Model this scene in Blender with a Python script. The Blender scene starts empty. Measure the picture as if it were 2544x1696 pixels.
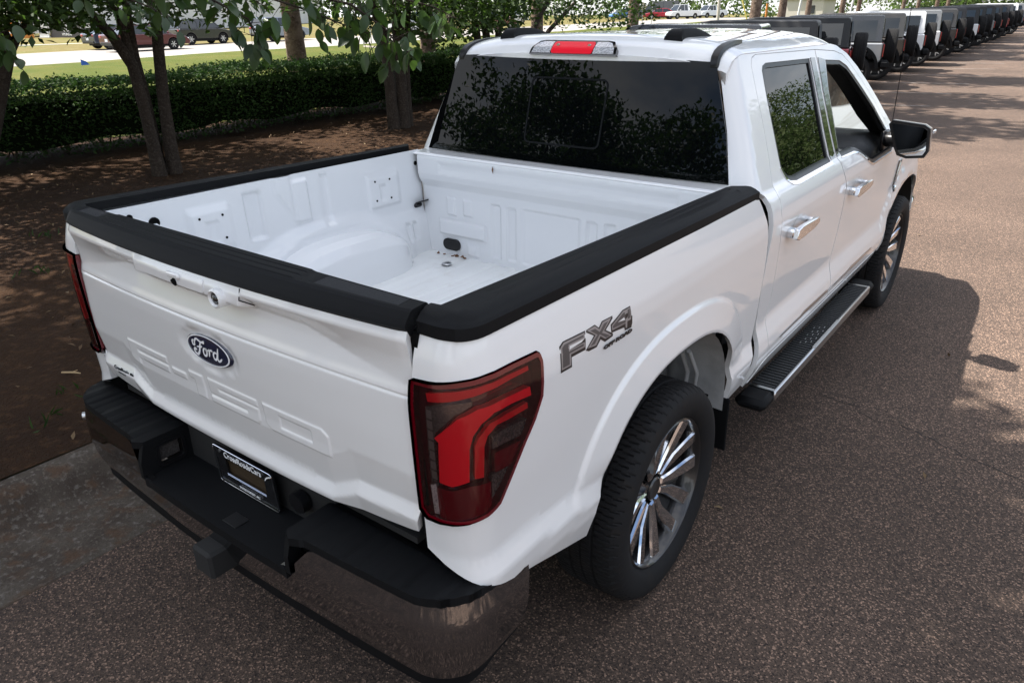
import bpy, math, random
import numpy as np
from mathutils import Vector, Matrix, Euler, geometry
random.seed(7); rng = np.random.default_rng(7)
sc = bpy.context.scene
# ------------------------------------------------------------------ camera
cam_d = bpy.data.cameras.new('camera'); cam = bpy.data.objects.new('camera', cam_d)
sc.collection.objects.link(cam); sc.camera = cam
YAW, PIT, ROL = .649261, .417980, -.009475
f0 = Vector((-math.sin(YAW), math.cos(YAW), 0)); r0 = Vector((math.cos(YAW), math.sin(YAW), 0)); u0 = Vector((0, 0, 1))
fw = f0*math.cos(PIT)-u0*math.sin(PIT); up = u0*math.cos(PIT)+f0*math.sin(PIT)
rt = r0*math.cos(ROL)+up*math.sin(ROL); up = up*math.cos(ROL)-r0*math.sin(ROL)
cam.matrix_world = Matrix(((rt.x, up.x, -fw.x, 1.8967), (rt.y, up.y, -fw.y, -1.0700), (rt.z, up.z, -fw.z, 2.0420), (0, 0, 0, 1)))
cam_d.sensor_width = 36; cam_d.lens = 25.84; cam_d.clip_start = .05; cam_d.clip_end = 2000
# ------------------------------------------------------------------ sky and sun
SUN = Vector((-.51, -.16, 1)).normalized()
EL = math.asin(SUN.z); AZ = math.atan2(SUN.x, SUN.y)
wd = bpy.data.worlds.new('World'); sc.world = wd; wd.use_nodes = True
nt = wd.node_tree; nt.nodes.clear()
def N(t, **k):
    n = nt.nodes.new(t)
    for a, b in k.items(): setattr(n, a, b)
    return n
out = N('ShaderNodeOutputWorld'); bg = N('ShaderNodeBackground'); sky = N('ShaderNodeTexSky')
sky.sky_type = 'NISHITA'; sky.sun_disc = False; sky.sun_elevation = EL; sky.sun_rotation = AZ
sky.air_density = 1.0; sky.dust_density = 1.5; sky.ozone_density = 1.0
tc = N('ShaderNodeTexCoord'); mp = N('ShaderNodeMapping'); mp.inputs['Scale'].default_value = (1, 1, 2.4)
nz = N('ShaderNodeTexNoise'); nz.inputs['Scale'].default_value = 2.6; nz.inputs['Detail'].default_value = 7; nz.inputs['Roughness'].default_value = .58
rp = N('ShaderNodeValToRGB'); rp.color_ramp.elements[0].position = .40; rp.color_ramp.elements[1].position = .60
rp.color_ramp.elements[1].color = (.85, .85, .85, 1)
mx = N('ShaderNodeMix', data_type='RGBA'); mx.inputs['B'].default_value = (8.4, 8.5, 8.7, 1)
nt.links.new(tc.outputs['Generated'], mp.inputs['Vector']); nt.links.new(mp.outputs[0], nz.inputs['Vector'])
nt.links.new(nz.outputs['Fac'], rp.inputs['Fac']); nt.links.new(rp.outputs['Color'], mx.inputs['Factor'])
nt.links.new(sky.outputs[0], mx.inputs['A']); nt.links.new(mx.outputs['Result'], bg.inputs['Color'])
bg.inputs['Strength'].default_value = .082
nt.links.new(bg.outputs[0], out.inputs['Surface'])
sl = bpy.data.lights.new('sun', 'SUN'); sl.energy = 5.0; sl.angle = math.radians(.53); sl.color = (1, .95, .87)
so = bpy.data.objects.new('sun', sl); sc.collection.objects.link(so)
so.rotation_euler = SUN.to_track_quat('Z', 'Y').to_euler(); so.location = (-20, -6, 40)
vs = sc.view_settings; vs.view_transform = 'Standard'; vs.look = 'None'; vs.gamma = 1; vs.use_curve_mapping = False
vs.exposure = 1.46
sc.render.engine = 'CYCLES'; cy = sc.cycles
cy.use_denoising = True; cy.max_bounces = 8; cy.diffuse_bounces = 4; cy.glossy_bounces = 4; cy.transmission_bounces = 4
cy.transparent_max_bounces = 8; cy.caustics_reflective = False; cy.caustics_refractive = False; cy.sample_clamp_indirect = 6
# ------------------------------------------------------------------ helpers
COL = sc.collection.objects
def tag(o, label=None, cat=None, group=None, kind=None):
    if label: o['label'] = label
    if cat: o['category'] = cat
    if group: o['group'] = group
    if kind: o['kind'] = kind
    return o
def empty(name, loc=(0, 0, 0), rz=0, parent=None):
    o = bpy.data.objects.new(name, None); COL.link(o); o.location = loc; o.rotation_euler = (0, 0, rz)
    o.empty_display_size = .2
    if parent: o.parent = parent
    return o
def link(name, me, parent=None, loc=None, rot=None):
    o = bpy.data.objects.new(name, me); COL.link(o)
    if parent: o.parent = parent
    if loc is not None: o.location = loc
    if rot is not None: o.rotation_euler = rot
    return o
def mesh(name, V, F, m, smooth=False, normals=None, mi=None):
    me = bpy.data.meshes.new(name)
    V = np.asarray(V, float).reshape(-1, 3)
    me.from_pydata(V.tolist(), [], [list(map(int, f)) for f in F])
    for x in (m if isinstance(m, (list, tuple)) else [m]): me.materials.append(x)
    n = len(me.polygons)
    if mi is not None: me.polygons.foreach_set('material_index', np.asarray(mi, np.int32))
    if smooth or normals is not None: me.polygons.foreach_set('use_smooth', np.ones(n, bool))
    if normals is not None: me.normals_split_custom_set_from_vertices(np.asarray(normals).tolist())
    me.update(); return me
def obj(name, V, F, m, parent=None, smooth=False, normals=None, mi=None, loc=None, rot=None):
    return link(name, mesh(name, V, F, m, smooth, normals, mi), parent, loc, rot)
def auto_smooth(o, deg=35):
    me = o.data; me.polygons.foreach_set('use_smooth', np.ones(len(me.polygons), bool))
    me.set_sharp_from_angle(angle=math.radians(deg)); return o
class MB:
    def __init__(s): s.V = []; s.F = []; s.I = []
    def add(s, V, F, mi=0):
        b = len(s.V); s.V += [tuple(map(float, v)) for v in V]
        s.F += [tuple(int(i)+b for i in f) for f in F]; s.I += [mi]*len(F); return s
    def box(s, c, d, mi=0, rot=None, ch=0.0):
        hx, hy, hz = d[0]/2, d[1]/2, d[2]/2
        if ch <= 0:
            V = [(x*hx, y*hy, z*hz) for z in (-1, 1) for y in (-1, 1) for x in (-1, 1)]
            F = [(0, 2, 3, 1), (4, 5, 7, 6), (0, 1, 5, 4), (2, 6, 7, 3), (0, 4, 6, 2), (1, 3, 7, 5)]
        else:
            ch = min(ch, hx*.9, hy*.9, hz*.9); V = []; ix = {}
            for sx in (-1, 1):
                for sy in (-1, 1):
                    for sz in (-1, 1):
                        for a in range(3):
                            p = [sx*(hx-ch), sy*(hy-ch), sz*(hz-ch)]; p[a] += (sx, sy, sz)[a]*ch
                            ix[sx, sy, sz, a] = len(V); V.append(tuple(p))
            F = []
            for a in range(3):
                b, c2 = (a+1) % 3, (a+2) % 3
                for sg in (-1, 1):
                    q = []
                    for u, w in ((-1, -1), (1, -1), (1, 1), (-1, 1)):
                        k = [0, 0, 0]; k[a] = sg; k[b] = u; k[c2] = w; q.append(ix[k[0], k[1], k[2], a])
                    F.append(q if sg > 0 else q[::-1])
                for u in (-1, 1):
                    for w in (-1, 1):
                        def kk(sa, ax):
                            k = [0, 0, 0]; k[a] = sa; k[b] = u; k[c2] = w; return ix[k[0], k[1], k[2], ax]
                        q = [kk(-1, b), kk(1, b), kk(1, c2), kk(-1, c2)]; F.append(q if u*w < 0 else q[::-1])
            for sx in (-1, 1):
                for sy in (-1, 1):
                    for sz in (-1, 1):
                        t = [ix[sx, sy, sz, a] for a in range(3)]; F.append(t if sx*sy*sz > 0 else t[::-1])
        if rot is not None:
            R = Euler(rot).to_matrix(); V = [R @ Vector(v) for v in V]
        return s.add([(v[0]+c[0], v[1]+c[1], v[2]+c[2]) for v in V], F, mi)
    def tube(s, path, rad, n=8, mi=0, caps=True):
        P = [Vector(p) for p in path]; R = rad if isinstance(rad, (list, tuple)) else [rad]*len(P)
        V = []; F = []
        ref = None
        for i, p in enumerate(P):
            d = (P[min(i+1, len(P)-1)]-P[max(i-1, 0)]).normalized()
            if ref is None: ref = d.orthogonal().normalized()
            ref = (ref-d*ref.dot(d)).normalized(); b = d.cross(ref)
            for k in range(n):
                a = 2*math.pi*k/n; V.append(p+(ref*math.cos(a)+b*math.sin(a))*R[i])
        for i in range(len(P)-1):
            for k in range(n):
                k2 = (k+1) % n; F.append((i*n+k, i*n+k2, (i+1)*n+k2, (i+1)*n+k))
        if caps: F.append(tuple(range(n-1, -1, -1))); F.append(tuple((len(P)-1)*n+k for k in range(n)))
        return s.add(V, F, mi)
    def cyl(s, a, b, r, n=16, mi=0, r2=None): return s.tube([a, b], [r, r if r2 is None else r2], n, mi)
    def prism(s, poly, fn, w0, w1, mi=0):
        n = len(poly); V = [fn(p[0], p[1], w0) for p in poly]+[fn(p[0], p[1], w1) for p in poly]
        F = [tuple(range(n-1, -1, -1)), tuple(range(n, 2*n))]+[(i, (i+1) % n, n+(i+1) % n, n+i) for i in range(n)]
        return s.add(V, F, mi)
    def lathe(s, prof, n, fn, mi=0):
        V = []; F = []; m = len(prof)
        for k in range(n):
            a = 2*math.pi*k/n
            for (r, w) in prof: V.append(fn(r*math.cos(a), r*math.sin(a), w))
        for k in range(n):
            k2 = (k+1) % n
            for j in range(m-1): F.append((k*m+j, k*m+j+1, k2*m+j+1, k2*m+j))
        return s.add(V, F, mi)
    def obj(s, name, m, parent=None, smooth=None, loc=None, rot=None):
        o = obj(name, s.V, s.F, m, parent, False, None, s.I, loc, rot)
        if smooth: auto_smooth(o, smooth)
        return o
    def mesh(s, name, m, smooth=None):
        me = mesh(name, s.V, s.F, m, False, None, s.I)
        if smooth:
            me.polygons.foreach_set('use_smooth', np.ones(len(me.polygons), bool)); me.set_sharp_from_angle(angle=math.radians(smooth))
        return me
def copy_tree(o, parent=None):
    c = o.copy(); COL.link(c); c.parent = parent
    for ch in [k for k in bpy.data.objects if k.parent == o]: copy_tree(ch, c)
    return c
def resample(loop, h, closed=True):
    o = []; n = len(loop)
    for i in range(n if closed else n-1):
        a = loop[i]; b = loop[(i+1) % n]; L = math.hypot(b[0]-a[0], b[1]-a[1]); k = max(1, int(math.ceil(L/h)))
        for j in range(k): o.append((a[0]+(b[0]-a[0])*j/k, a[1]+(b[1]-a[1])*j/k))
    if not closed: o.append(loop[-1])
    return o
def inside(U, V, poly):
    r = np.zeros(U.shape, bool); n = len(poly)
    for i in range(n):
        x0, y0 = poly[i]; x1, y1 = poly[(i+1) % n]
        if y0 == y1: continue
        r ^= ((y0 > V) != (y1 > V)) & (U < (x1-x0)*(V-y0)/(y1-y0)+x0)
    return r
def bdist(U, V, loops):
    d = np.full(U.shape, 1e9)
    for lp in loops:
        for i in range(len(lp)):
            x0, y0 = lp[i]; x1, y1 = lp[(i+1) % len(lp)]; ex, ey = x1-x0, y1-y0
            t = np.clip(((U-x0)*ex+(V-y0)*ey)/(ex*ex+ey*ey+1e-12), 0, 1); d = np.minimum(d, np.hypot(U-x0-t*ex, V-y0-t*ey))
    return d
def panel_data(outline, fmap, h=.03, holes=(), lines=(), sgn=1, rim=.012, eps=.004, fine=(), drop=None):
    loops = [outline]+list(holes); pts = []; ed = []
    for lp in loops:
        r = resample(lp, h); b = len(pts); pts += r; ed += [(b+i, b+(i+1) % len(r)) for i in range(len(r))]
    for ln in lines:
        r = resample(ln, h, False); b = len(pts); pts += r; ed += [(b+i, b+i+1) for i in range(len(r)-1)]
    us = [p[0] for p in outline]; vs_ = [p[1] for p in outline]
    def grid(u0, u1, v0, v1, hh):
        U, V = np.meshgrid(np.arange(u0+hh*.5, u1, hh), np.arange(v0+hh*.5, v1, hh)); U = U.ravel(); V = V.ravel()
        k = inside(U, V, outline)
        for ho in holes: k &= ~inside(U, V, ho)
        U, V = U[k], V[k]; k = bdist(U, V, loops) > hh*.45; return U[k], V[k]
    U, V = grid(min(us), max(us), min(vs_), max(vs_), h)
    for (a, b, c2, d, hh) in fine:
        k = ~((U > a) & (U < b) & (V > c2) & (V < d)); U, V = U[k], V[k]
        u2, v2 = grid(a, b, c2, d, hh); k = (u2 > min(us)) & (u2 < max(us)); U = np.r_[U, u2[k]]; V = np.r_[V, v2[k]]
    pts += list(zip(U.tolist(), V.tolist()))
    vo, eo, fo, *_ = geometry.delaunay_2d_cdt([Vector(p) for p in pts], ed, [], 0, 1e-6)
    uv = np.array([(v.x, v.y) for v in vo]); F = np.array([list(f) for f in fo if len(f) == 3])
    cc = uv[F].mean(1); k = inside(cc[:, 0], cc[:, 1], outline)
    for ho in holes: k &= ~inside(cc[:, 0], cc[:, 1], ho)
    F = F[k]; u, v = uv[:, 0], uv[:, 1]
    P = fmap(u, v); du = fmap(u+eps, v)-fmap(u-eps, v); dv = fmap(u, v+eps)-fmap(u, v-eps)
    Nn = np.cross(du, dv)*sgn; Nn /= np.linalg.norm(Nn, axis=1)[:, None]+1e-12
    fn = np.cross(P[F[:, 1]]-P[F[:, 0]], P[F[:, 2]]-P[F[:, 0]]); fl = (fn*Nn[F].mean(1)).sum(1) < 0
    F[fl] = F[fl][:, ::-1]
    used = np.unique(F); mp_ = -np.ones(len(P), int); mp_[used] = np.arange(len(used)); P, Nn = P[used], Nn[used]; F = mp_[F]
    V_ = P.tolist(); NN = Nn.tolist(); FF = F.tolist()
    if rim:
        E = {}
        for f in FF:
            for a, b in ((f[0], f[1]), (f[1], f[2]), (f[2], f[0])): E[(a, b)] = 1
        for (a, b) in E:
            if (b, a) in E: continue
            pa, pb = P[a], P[b]; on = np.cross(pb-pa, Nn[a]); L = np.linalg.norm(on)
            if L < 1e-9: continue
            on /= L; i = len(V_)
            da = -Nn[a]*rim if drop is None else np.array(drop); db = -Nn[b]*rim if drop is None else np.array(drop)
            V_ += [pa.tolist(), pb.tolist(), (pb+db).tolist(), (pa+da).tolist()]; NN += [on.tolist()]*4; FF.append([i+1, i, i+3, i+2])
    return V_, FF, NN
def panel(name, outline, fmap, m, parent, **k):
    V, F, Nn = panel_data(outline, fmap, **k); return obj(name, V, F, m, parent, normals=Nn)
def mirror(f): return lambda u, v: f(u, v)*np.array([-1., 1., 1.])
def rrect(u0, u1, v0, v1, r, n=4):
    o = []
    for (cx, cy, a0) in ((u1-r, v0+r, -90), (u1-r, v1-r, 0), (u0+r, v1-r, 90), (u0+r, v0+r, 180)):
        for i in range(n+1):
            a = math.radians(a0+90*i/n); o.append((cx+r*math.cos(a), cy+r*math.sin(a)))
    return o
def bump_rect(u, v, u0, u1, v0, v1, h, s=.010):
    d = np.minimum(np.minimum(u-u0, u1-u), np.minimum(v-v0, v1-v)); return h*sst(-s*.5, s*.5, d)
_txt = {}
def text_mesh(body, size, bold=0.0, ext=.0008):
    cu = bpy.data.curves.new('lettering', 'FONT'); cu.body = body; cu.size = size; cu.extrude = ext; cu.offset = bold
    cu.align_x = 'CENTER'; cu.align_y = 'CENTER'; cu.resolution_u = 3
    o = bpy.data.objects.new('lettering', cu); COL.link(o); dg = bpy.context.evaluated_depsgraph_get()
    me = bpy.data.meshes.new_from_object(o.evaluated_get(dg)); bpy.data.objects.remove(o); return me
def text(name, body, size, m, parent, loc, rot, sx=1.0, bold=0.0, shear=0):
    me = text_mesh(body, size, bold)
    V = np.array([v.co[:] for v in me.vertices]); V[:, 0] = V[:, 0]*sx+V[:, 1]*shear
    for i, v in enumerate(me.vertices): v.co = V[i]
    me.materials.clear(); me.materials.append(m); me.name = name
    return link(name, me, parent, loc, rot)
# ------------------------------------------------------------------ materials
MT = {}
def mat(name, col, rough=.5, metal=0., spec=.5, coat=0., coat_r=.03, var=None, bump=None, trans=0., rnd=None, bs=None, emit=0., ior=None):
    m = bpy.data.materials.new(name); m.use_nodes = True; t = m.node_tree; b = t.nodes['Principled BSDF']
    b.inputs['Base Color'].default_value = (*col, 1); b.inputs['Roughness'].default_value = rough; b.inputs['Metallic'].default_value = metal
    b.inputs['Specular IOR Level'].default_value = spec; b.inputs['Coat Weight'].default_value = coat; b.inputs['Coat Roughness'].default_value = coat_r
    if ior: b.inputs['IOR'].default_value = ior
    if trans: b.inputs['Transmission Weight'].default_value = trans
    if emit: b.inputs['Emission Color'].default_value = (*col, 1); b.inputs['Emission Strength'].default_value = emit
    g = t.nodes.new('ShaderNodeNewGeometry'); src = None
    def noise(scale, det=4, rg=.6):
        n = t.nodes.new('ShaderNodeTexNoise'); n.inputs['Scale'].default_value = scale; n.inputs['Detail'].default_value = det
        n.inputs['Roughness'].default_value = rg; t.links.new(g.outputs['Position'], n.inputs['Vector']); return n
    cur = None
    def mixc(fac, a, bcol):
        x = t.nodes.new('ShaderNodeMix'); x.data_type = 'RGBA'; t.links.new(fac, x.inputs['Factor'])
        if a is None: x.inputs['A'].default_value = (*col, 1)
        else: t.links.new(a, x.inputs['A'])
        x.inputs['B'].default_value = (*bcol, 1); return x.outputs['Result']
    for (scale, c2, lo, hi, *mxs) in (var or []):
        n = noise(scale, 5); r = t.nodes.new('ShaderNodeMapRange'); r.inputs['From Min'].default_value = lo; r.inputs['From Max'].default_value = hi
        r.inputs['To Max'].default_value = mxs[0] if mxs else 1
        t.links.new(n.outputs['Fac'], r.inputs['Value']); cur = mixc(r.outputs['Result'], cur, c2)
    if rnd:
        r = t.nodes.new('ShaderNodeMapRange'); r.inputs['To Max'].default_value = rnd[1]
        t.links.new(g.outputs['Random Per Island'], r.inputs['Value']); cur = mixc(r.outputs['Result'], cur, rnd[0])
    if cur is not None: t.links.new(cur, b.inputs['Base Color'])
    if bump:
        h = None
        n = noise(bump[0], 3); bn = t.nodes.new('ShaderNodeBump'); bn.inputs['Strength'].default_value = bump[1]; bn.inputs['Distance'].default_value = bump[2]
        t.links.new(n.outputs['Fac'], bn.inputs['Height']); t.links.new(bn.outputs[0], b.inputs['Normal'])
    if bs:   # translucent share, for leaves
        tr = t.nodes.new('ShaderNodeBsdfTranslucent'); ms = t.nodes.new('ShaderNodeMixShader'); ms.inputs[0].default_value = bs[0]
        tr.inputs['Color'].default_value = (*bs[1], 1)
        o = t.nodes['Material Output']; t.links.new(b.outputs[0], ms.inputs[1]); t.links.new(tr.outputs[0], ms.inputs[2]); t.links.new(ms.outputs[0], o.inputs['Surface'])
    MT[name] = m; return m
def vor_asphalt(name, base, light, dark, sc_=55, rough=.85, tint=None):
    m = mat(name, base, rough, spec=.3); t = m.node_tree; b = t.nodes['Principled BSDF']
    g = t.nodes['Geometry'] if 'Geometry' in t.nodes else t.nodes.new('ShaderNodeNewGeometry')
    v = t.nodes.new('ShaderNodeTexVoronoi'); v.inputs['Scale'].default_value = sc_; t.links.new(g.outputs['Position'], v.inputs['Vector'])
    sp = t.nodes.new('ShaderNodeSeparateColor'); t.links.new(v.outputs['Color'], sp.inputs[0])
    cr = t.nodes.new('ShaderNodeValToRGB'); e = cr.color_ramp.elements
    e[0].position = 0; e[0].color = (*dark, 1); e[1].position = 1; e[1].color = (*light, 1)
    k = cr.color_ramp.elements.new(.35); k.color = (*base, 1); k = cr.color_ramp.elements.new(.80); k.color = tuple(a*1.25 for a in base)+(1,)
    t.links.new(sp.outputs[0], cr.inputs[0])
    n = t.nodes.new('ShaderNodeTexNoise'); n.inputs['Scale'].default_value = .7; n.inputs['Detail'].default_value = 6; t.links.new(g.outputs['Position'], n.inputs['Vector'])
    mr = t.nodes.new('ShaderNodeMapRange'); mr.inputs['From Min'].default_value = .3; mr.inputs['From Max'].default_value = .7; mr.inputs['To Min'].default_value = .78; mr.inputs['To Max'].default_value = 1.18
    t.links.new(n.outputs['Fac'], mr.inputs['Value'])
    mu = t.nodes.new('ShaderNodeVectorMath'); mu.operation = 'SCALE'; t.links.new(cr.outputs[0], mu.inputs[0]); t.links.new(mr.outputs[0], mu.inputs['Scale'])
    t.links.new(mu.outputs[0], b.inputs['Base Color'])
    bn = t.nodes.new('ShaderNodeBump'); bn.inputs['Strength'].default_value = .55; bn.inputs['Distance'].default_value = .006
    t.links.new(v.outputs['Distance'], bn.inputs['Height']); t.links.new(bn.outputs[0], b.inputs['Normal']); return m
WHITE = mat('white_paint', (.84, .845, .845), .38, spec=.5, coat=1., coat_r=.02)
WHITE_IN = mat('white_box_paint', (.78, .79, .80), .42, spec=.5, coat=1., coat_r=.03)
FLOORW = mat('white_box_floor', (.80, .81, .80), .5, coat=.2, coat_r=.2, var=[(9, (.62, .60, .55), .55, .8, .5), (60, (.55, .54, .52), .62, .8, .35)])
BLKP = mat('black_plastic', (.0070, .0075, .0085), .62, spec=.13, bump=(900, .35, .0006))
BLKS = mat('black_satin', (.007, .007, .008), .35, spec=.4)
BLKG = mat('black_gloss', (.006, .006, .007), .08, coat=1)
GAPM = mat('shadow_gap_black', (.004, .004, .004), .9, spec=.1)
RUBB = mat('tyre_rubber', (.013, .013, .014), .75, spec=.2, var=[(14, (.022, .018, .015), .5, .75, .6)], bump=(300, .15, .0008))
CHROME = mat('chrome', (.82, .83, .85), .06, metal=1)
ALU = mat('brushed_aluminium', (.60, .61, .62), .28, metal=1)
RIMG = mat('dark_rim_paint', (.045, .043, .043), .32, metal=.6, coat=.6)
GLASS_D = mat('privacy_glass', (.0015, .002, .0025), .0, spec=.24, ior=1.5)
GLASS_C = mat('clear_tint_glass', (.02, .025, .025), .0, spec=.8)
MIRR = mat('mirror_glass', (.75, .78, .80), .01, metal=1)
REDL = mat('red_lens', (.66, .006, .016), .3, spec=.4)
REDB = mat('bright_red_lens', (.95, .008, .028), .3, spec=.4)
REDD = mat('dark_red_lens', (.13, .002, .008), .08, spec=.6, coat=1)
SMOK = mat('smoked_lens', (.060, .052, .050), .2, spec=.6, coat=1, var=[(160, (.11, .10, .095), .45, .6, .8)])
BLKR = mat('black_red_lens', (.050, .002, .006), .08, spec=.6, coat=1)
CLRL = mat('clear_lens', (.62, .63, .65), .12, spec=.6, coat=1, var=[(140, (.25, .25, .27), .45, .6, .9)])
PRIM = mat('wheel_house_grey', (.46, .47, .47), .6, var=[(6, (.22, .22, .22), .45, .7, .6)])
DECG = mat('decal_light_grey', (.30, .27, .26), .45); DECD = mat('decal_dark_grey', (.085, .075, .075), .45); DECK = mat('decal_black', (.02, .016, .016), .45)
NAVY = mat('badge_navy', (.010, .016, .045), .2, coat=1); WLET = mat('badge_white', (.86, .87, .88), .3)
SEAT = mat('seat_charcoal', (.018, .018, .019), .7); DASH = mat('dash_grey', (.05, .052, .055), .6)
CHAS = mat('chassis_black', (.012, .012, .012), .8)

FACET = mat('lamp_facet', (.16, .15, .145), .25, coat=1)
LENS = bpy.data.materials.new('clear_outer_lens'); LENS.use_nodes = True; _t = LENS.node_tree; _t.nodes.clear()
_o = _t.nodes.new('ShaderNodeOutputMaterial'); _m = _t.nodes.new('ShaderNodeMixShader'); _f = _t.nodes.new('ShaderNodeFresnel'); _tr = _t.nodes.new('ShaderNodeBsdfTransparent'); _g = _t.nodes.new('ShaderNodeBsdfGlossy')
_f.inputs['IOR'].default_value = 1.5; _tr.inputs['Color'].default_value = (.95, .84, .84, 1); _g.inputs['Roughness'].default_value = .02
_t.links.new(_f.outputs[0], _m.inputs[0]); _t.links.new(_tr.outputs[0], _m.inputs[1]); _t.links.new(_g.outputs[0], _m.inputs[2]); _t.links.new(_m.outputs[0], _o.inputs['Surface'])
# ---- truck surfaces (metres; x right, y forward from the tailgate, z up) ----
def sst(a, b, v):
    t = np.clip((v-a)/(b-a), 0, 1); return t*t*(3-2*t)
ARCH_R = (1.10, .52, .548, .485)      # rear wheel arch: centre y, base z, half width, height
ARCH_F = (4.80, .52, .515, .455)
def rho(y, z, A):
    return (np.abs((y-A[0])/A[2])**2.4+np.abs(np.maximum(z-A[1], 0)/A[3])**2.4)**(1/2.4)
def flare(y, z, A):
    r = rho(y, z, A)
    b = .009*sst(1.255, 1.215, r)+.020*np.clip((1.25-r)/.25, 0, 1)-.006*sst(1.02, .985, r)
    return b*sst(.66, .84, z)
BZ = [.50, .56, .62, .675, .74, .80, .95, 1.10, 1.22, 1.265, 1.32, 1.37, 1.41]
BX = [-.035, -.018, -.002, .004, -.016, -.014, -.008, -.002, .001, -.002, -.014, -.026, -.038]
def bed_prof(y, z):
    zc = np.interp(y, [.0, .25, .66, 1.6, 1.9], [.80, .797, .742, .715, .74])
    z2 = z+(.74-zc)*sst(1.0, .86, z)
    return np.interp(z2, BZ, BX)
BR, BYR, BXS = .115, -.022, .979       # corner radius, rear plane, side plane of the box
def wrap_bed(q, z, off=0.0):
    q = np.asarray(q, float); z = np.asarray(z, float)
    ys = np.maximum(q, .0)
    pr = bed_prof(ys, z)+flare(ys, z, ARCH_R)+off
    q0 = BYR+BR; a = np.clip((q0-q)/BR, 0, math.pi/2)
    ext = np.maximum(q0-q-BR*math.pi/2, 0)
    x = BXS-BR+BR*np.cos(a)-ext; y = np.maximum(q, q0)*(q >= q0)+(q0-BR*np.sin(a))*(q < q0)
    tuck = np.interp(z, [.5, .8, 1.2, 1.33, 1.41], [.03, .008, 0, 0, .012])*sst(.3, .9, a/(math.pi/2))
    return np.stack([x+pr*np.cos(a), y-pr*.6*np.sin(a)+tuck, z], -1)
def q_bed_rear(x):
    return BYR+BR-BR*math.pi/2-(BXS-BR-x)
CZ = [.48, .54, .60, .655, .70, .775, .81, .95, 1.10, 1.20, 1.25, 1.30, 1.345, 1.372, 1.90]
CX = [.935, .962, .984, .990, .984, .961, .959, .966, .975, .982, .982, .972, .951, .919, .706]
CR = .10
def cab_x(y, z):
    x = np.interp(z, CZ, CX)
    return x+flare(y, z, ARCH_F)-.10*sst(4.9, 5.75, y)**2-.02*sst(3.3, 4.6, y)*sst(1.2, 1.5, z)
def cab_yr(z):
    return 1.80+.265*np.maximum(z-1.41, 0)
def wrap_cab(q, z, off=0.0):
    q = np.asarray(q, float); z = np.asarray(z, float)
    yr = cab_yr(z); q0 = yr+CR
    xs = cab_x(np.maximum(q, q0), z)+off
    a = np.clip((q0-q)/CR, 0, math.pi/2); ext = np.maximum(q0-q-CR*math.pi/2, 0)
    x = xs-CR+CR*np.cos(a)-ext
    y = np.where(q >= q0, q, q0-(CR+off)*np.sin(a))
    return np.stack([x, y, z], -1)
def q_cab_rear(x, z):
    yr = cab_yr(z); return yr+CR-CR*math.pi/2-(float(cab_x(yr+CR, z))-CR-x)
LETTERS = [
 [(-.532, 1.05), (-.28, 1.05), (-.28, 1.027), (-.473, 1.027), (-.473, 1.016), (-.28, 1.016), (-.28, .992), (-.473, .992), (-.473, .967), (-.532, .967)],
 [(-.258, 1.021), (-.176, 1.021), (-.176, .999), (-.258, .999)],
 [(-.152, 1.042), (-.075, 1.042), (-.075, .962), (-.126, .962), (-.126, 1.018), (-.152, 1.018)],
 [(-.047, 1.045), (.197, 1.045), (.197, 1.024), (.004, 1.024), (.004, 1.016), (.197, 1.016), (.197, .976), (.185, .964), (-.047, .964), (-.047, .985), (.14, .985), (.14, .995), (-.047, .995)],
 [(.224, 1.046), (.475, 1.046), (.498, 1.03), (.498, .964), (.25, .964), (.224, .98)]]
ZERO_HOLE = [(.294, 1.025), (.428, 1.025), (.428, .986), (.294, .986)]
def sdist(px, pz, poly):
    d = np.full(px.shape, 9.); ins = np.zeros(px.shape, bool)
    n = len(poly)
    for i in range(n):
        x0, z0 = poly[i]; x1, z1 = poly[(i+1) % n]
        ex, ez = x1-x0, z1-z0
        t = np.clip(((px-x0)*ex+(pz-z0)*ez)/(ex*ex+ez*ez+1e-12), 0, 1)
        d = np.minimum(d, np.hypot(px-x0-t*ex, pz-z0-t*ez))
        c = ((z0 > pz) != (z1 > pz))
        with np.errstate(divide='ignore', invalid='ignore'):
            ins ^= c & (px < ex*(pz-z0)/(ez if ez else 1e-9)+x0)
    return np.where(ins, -d, d)
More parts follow.
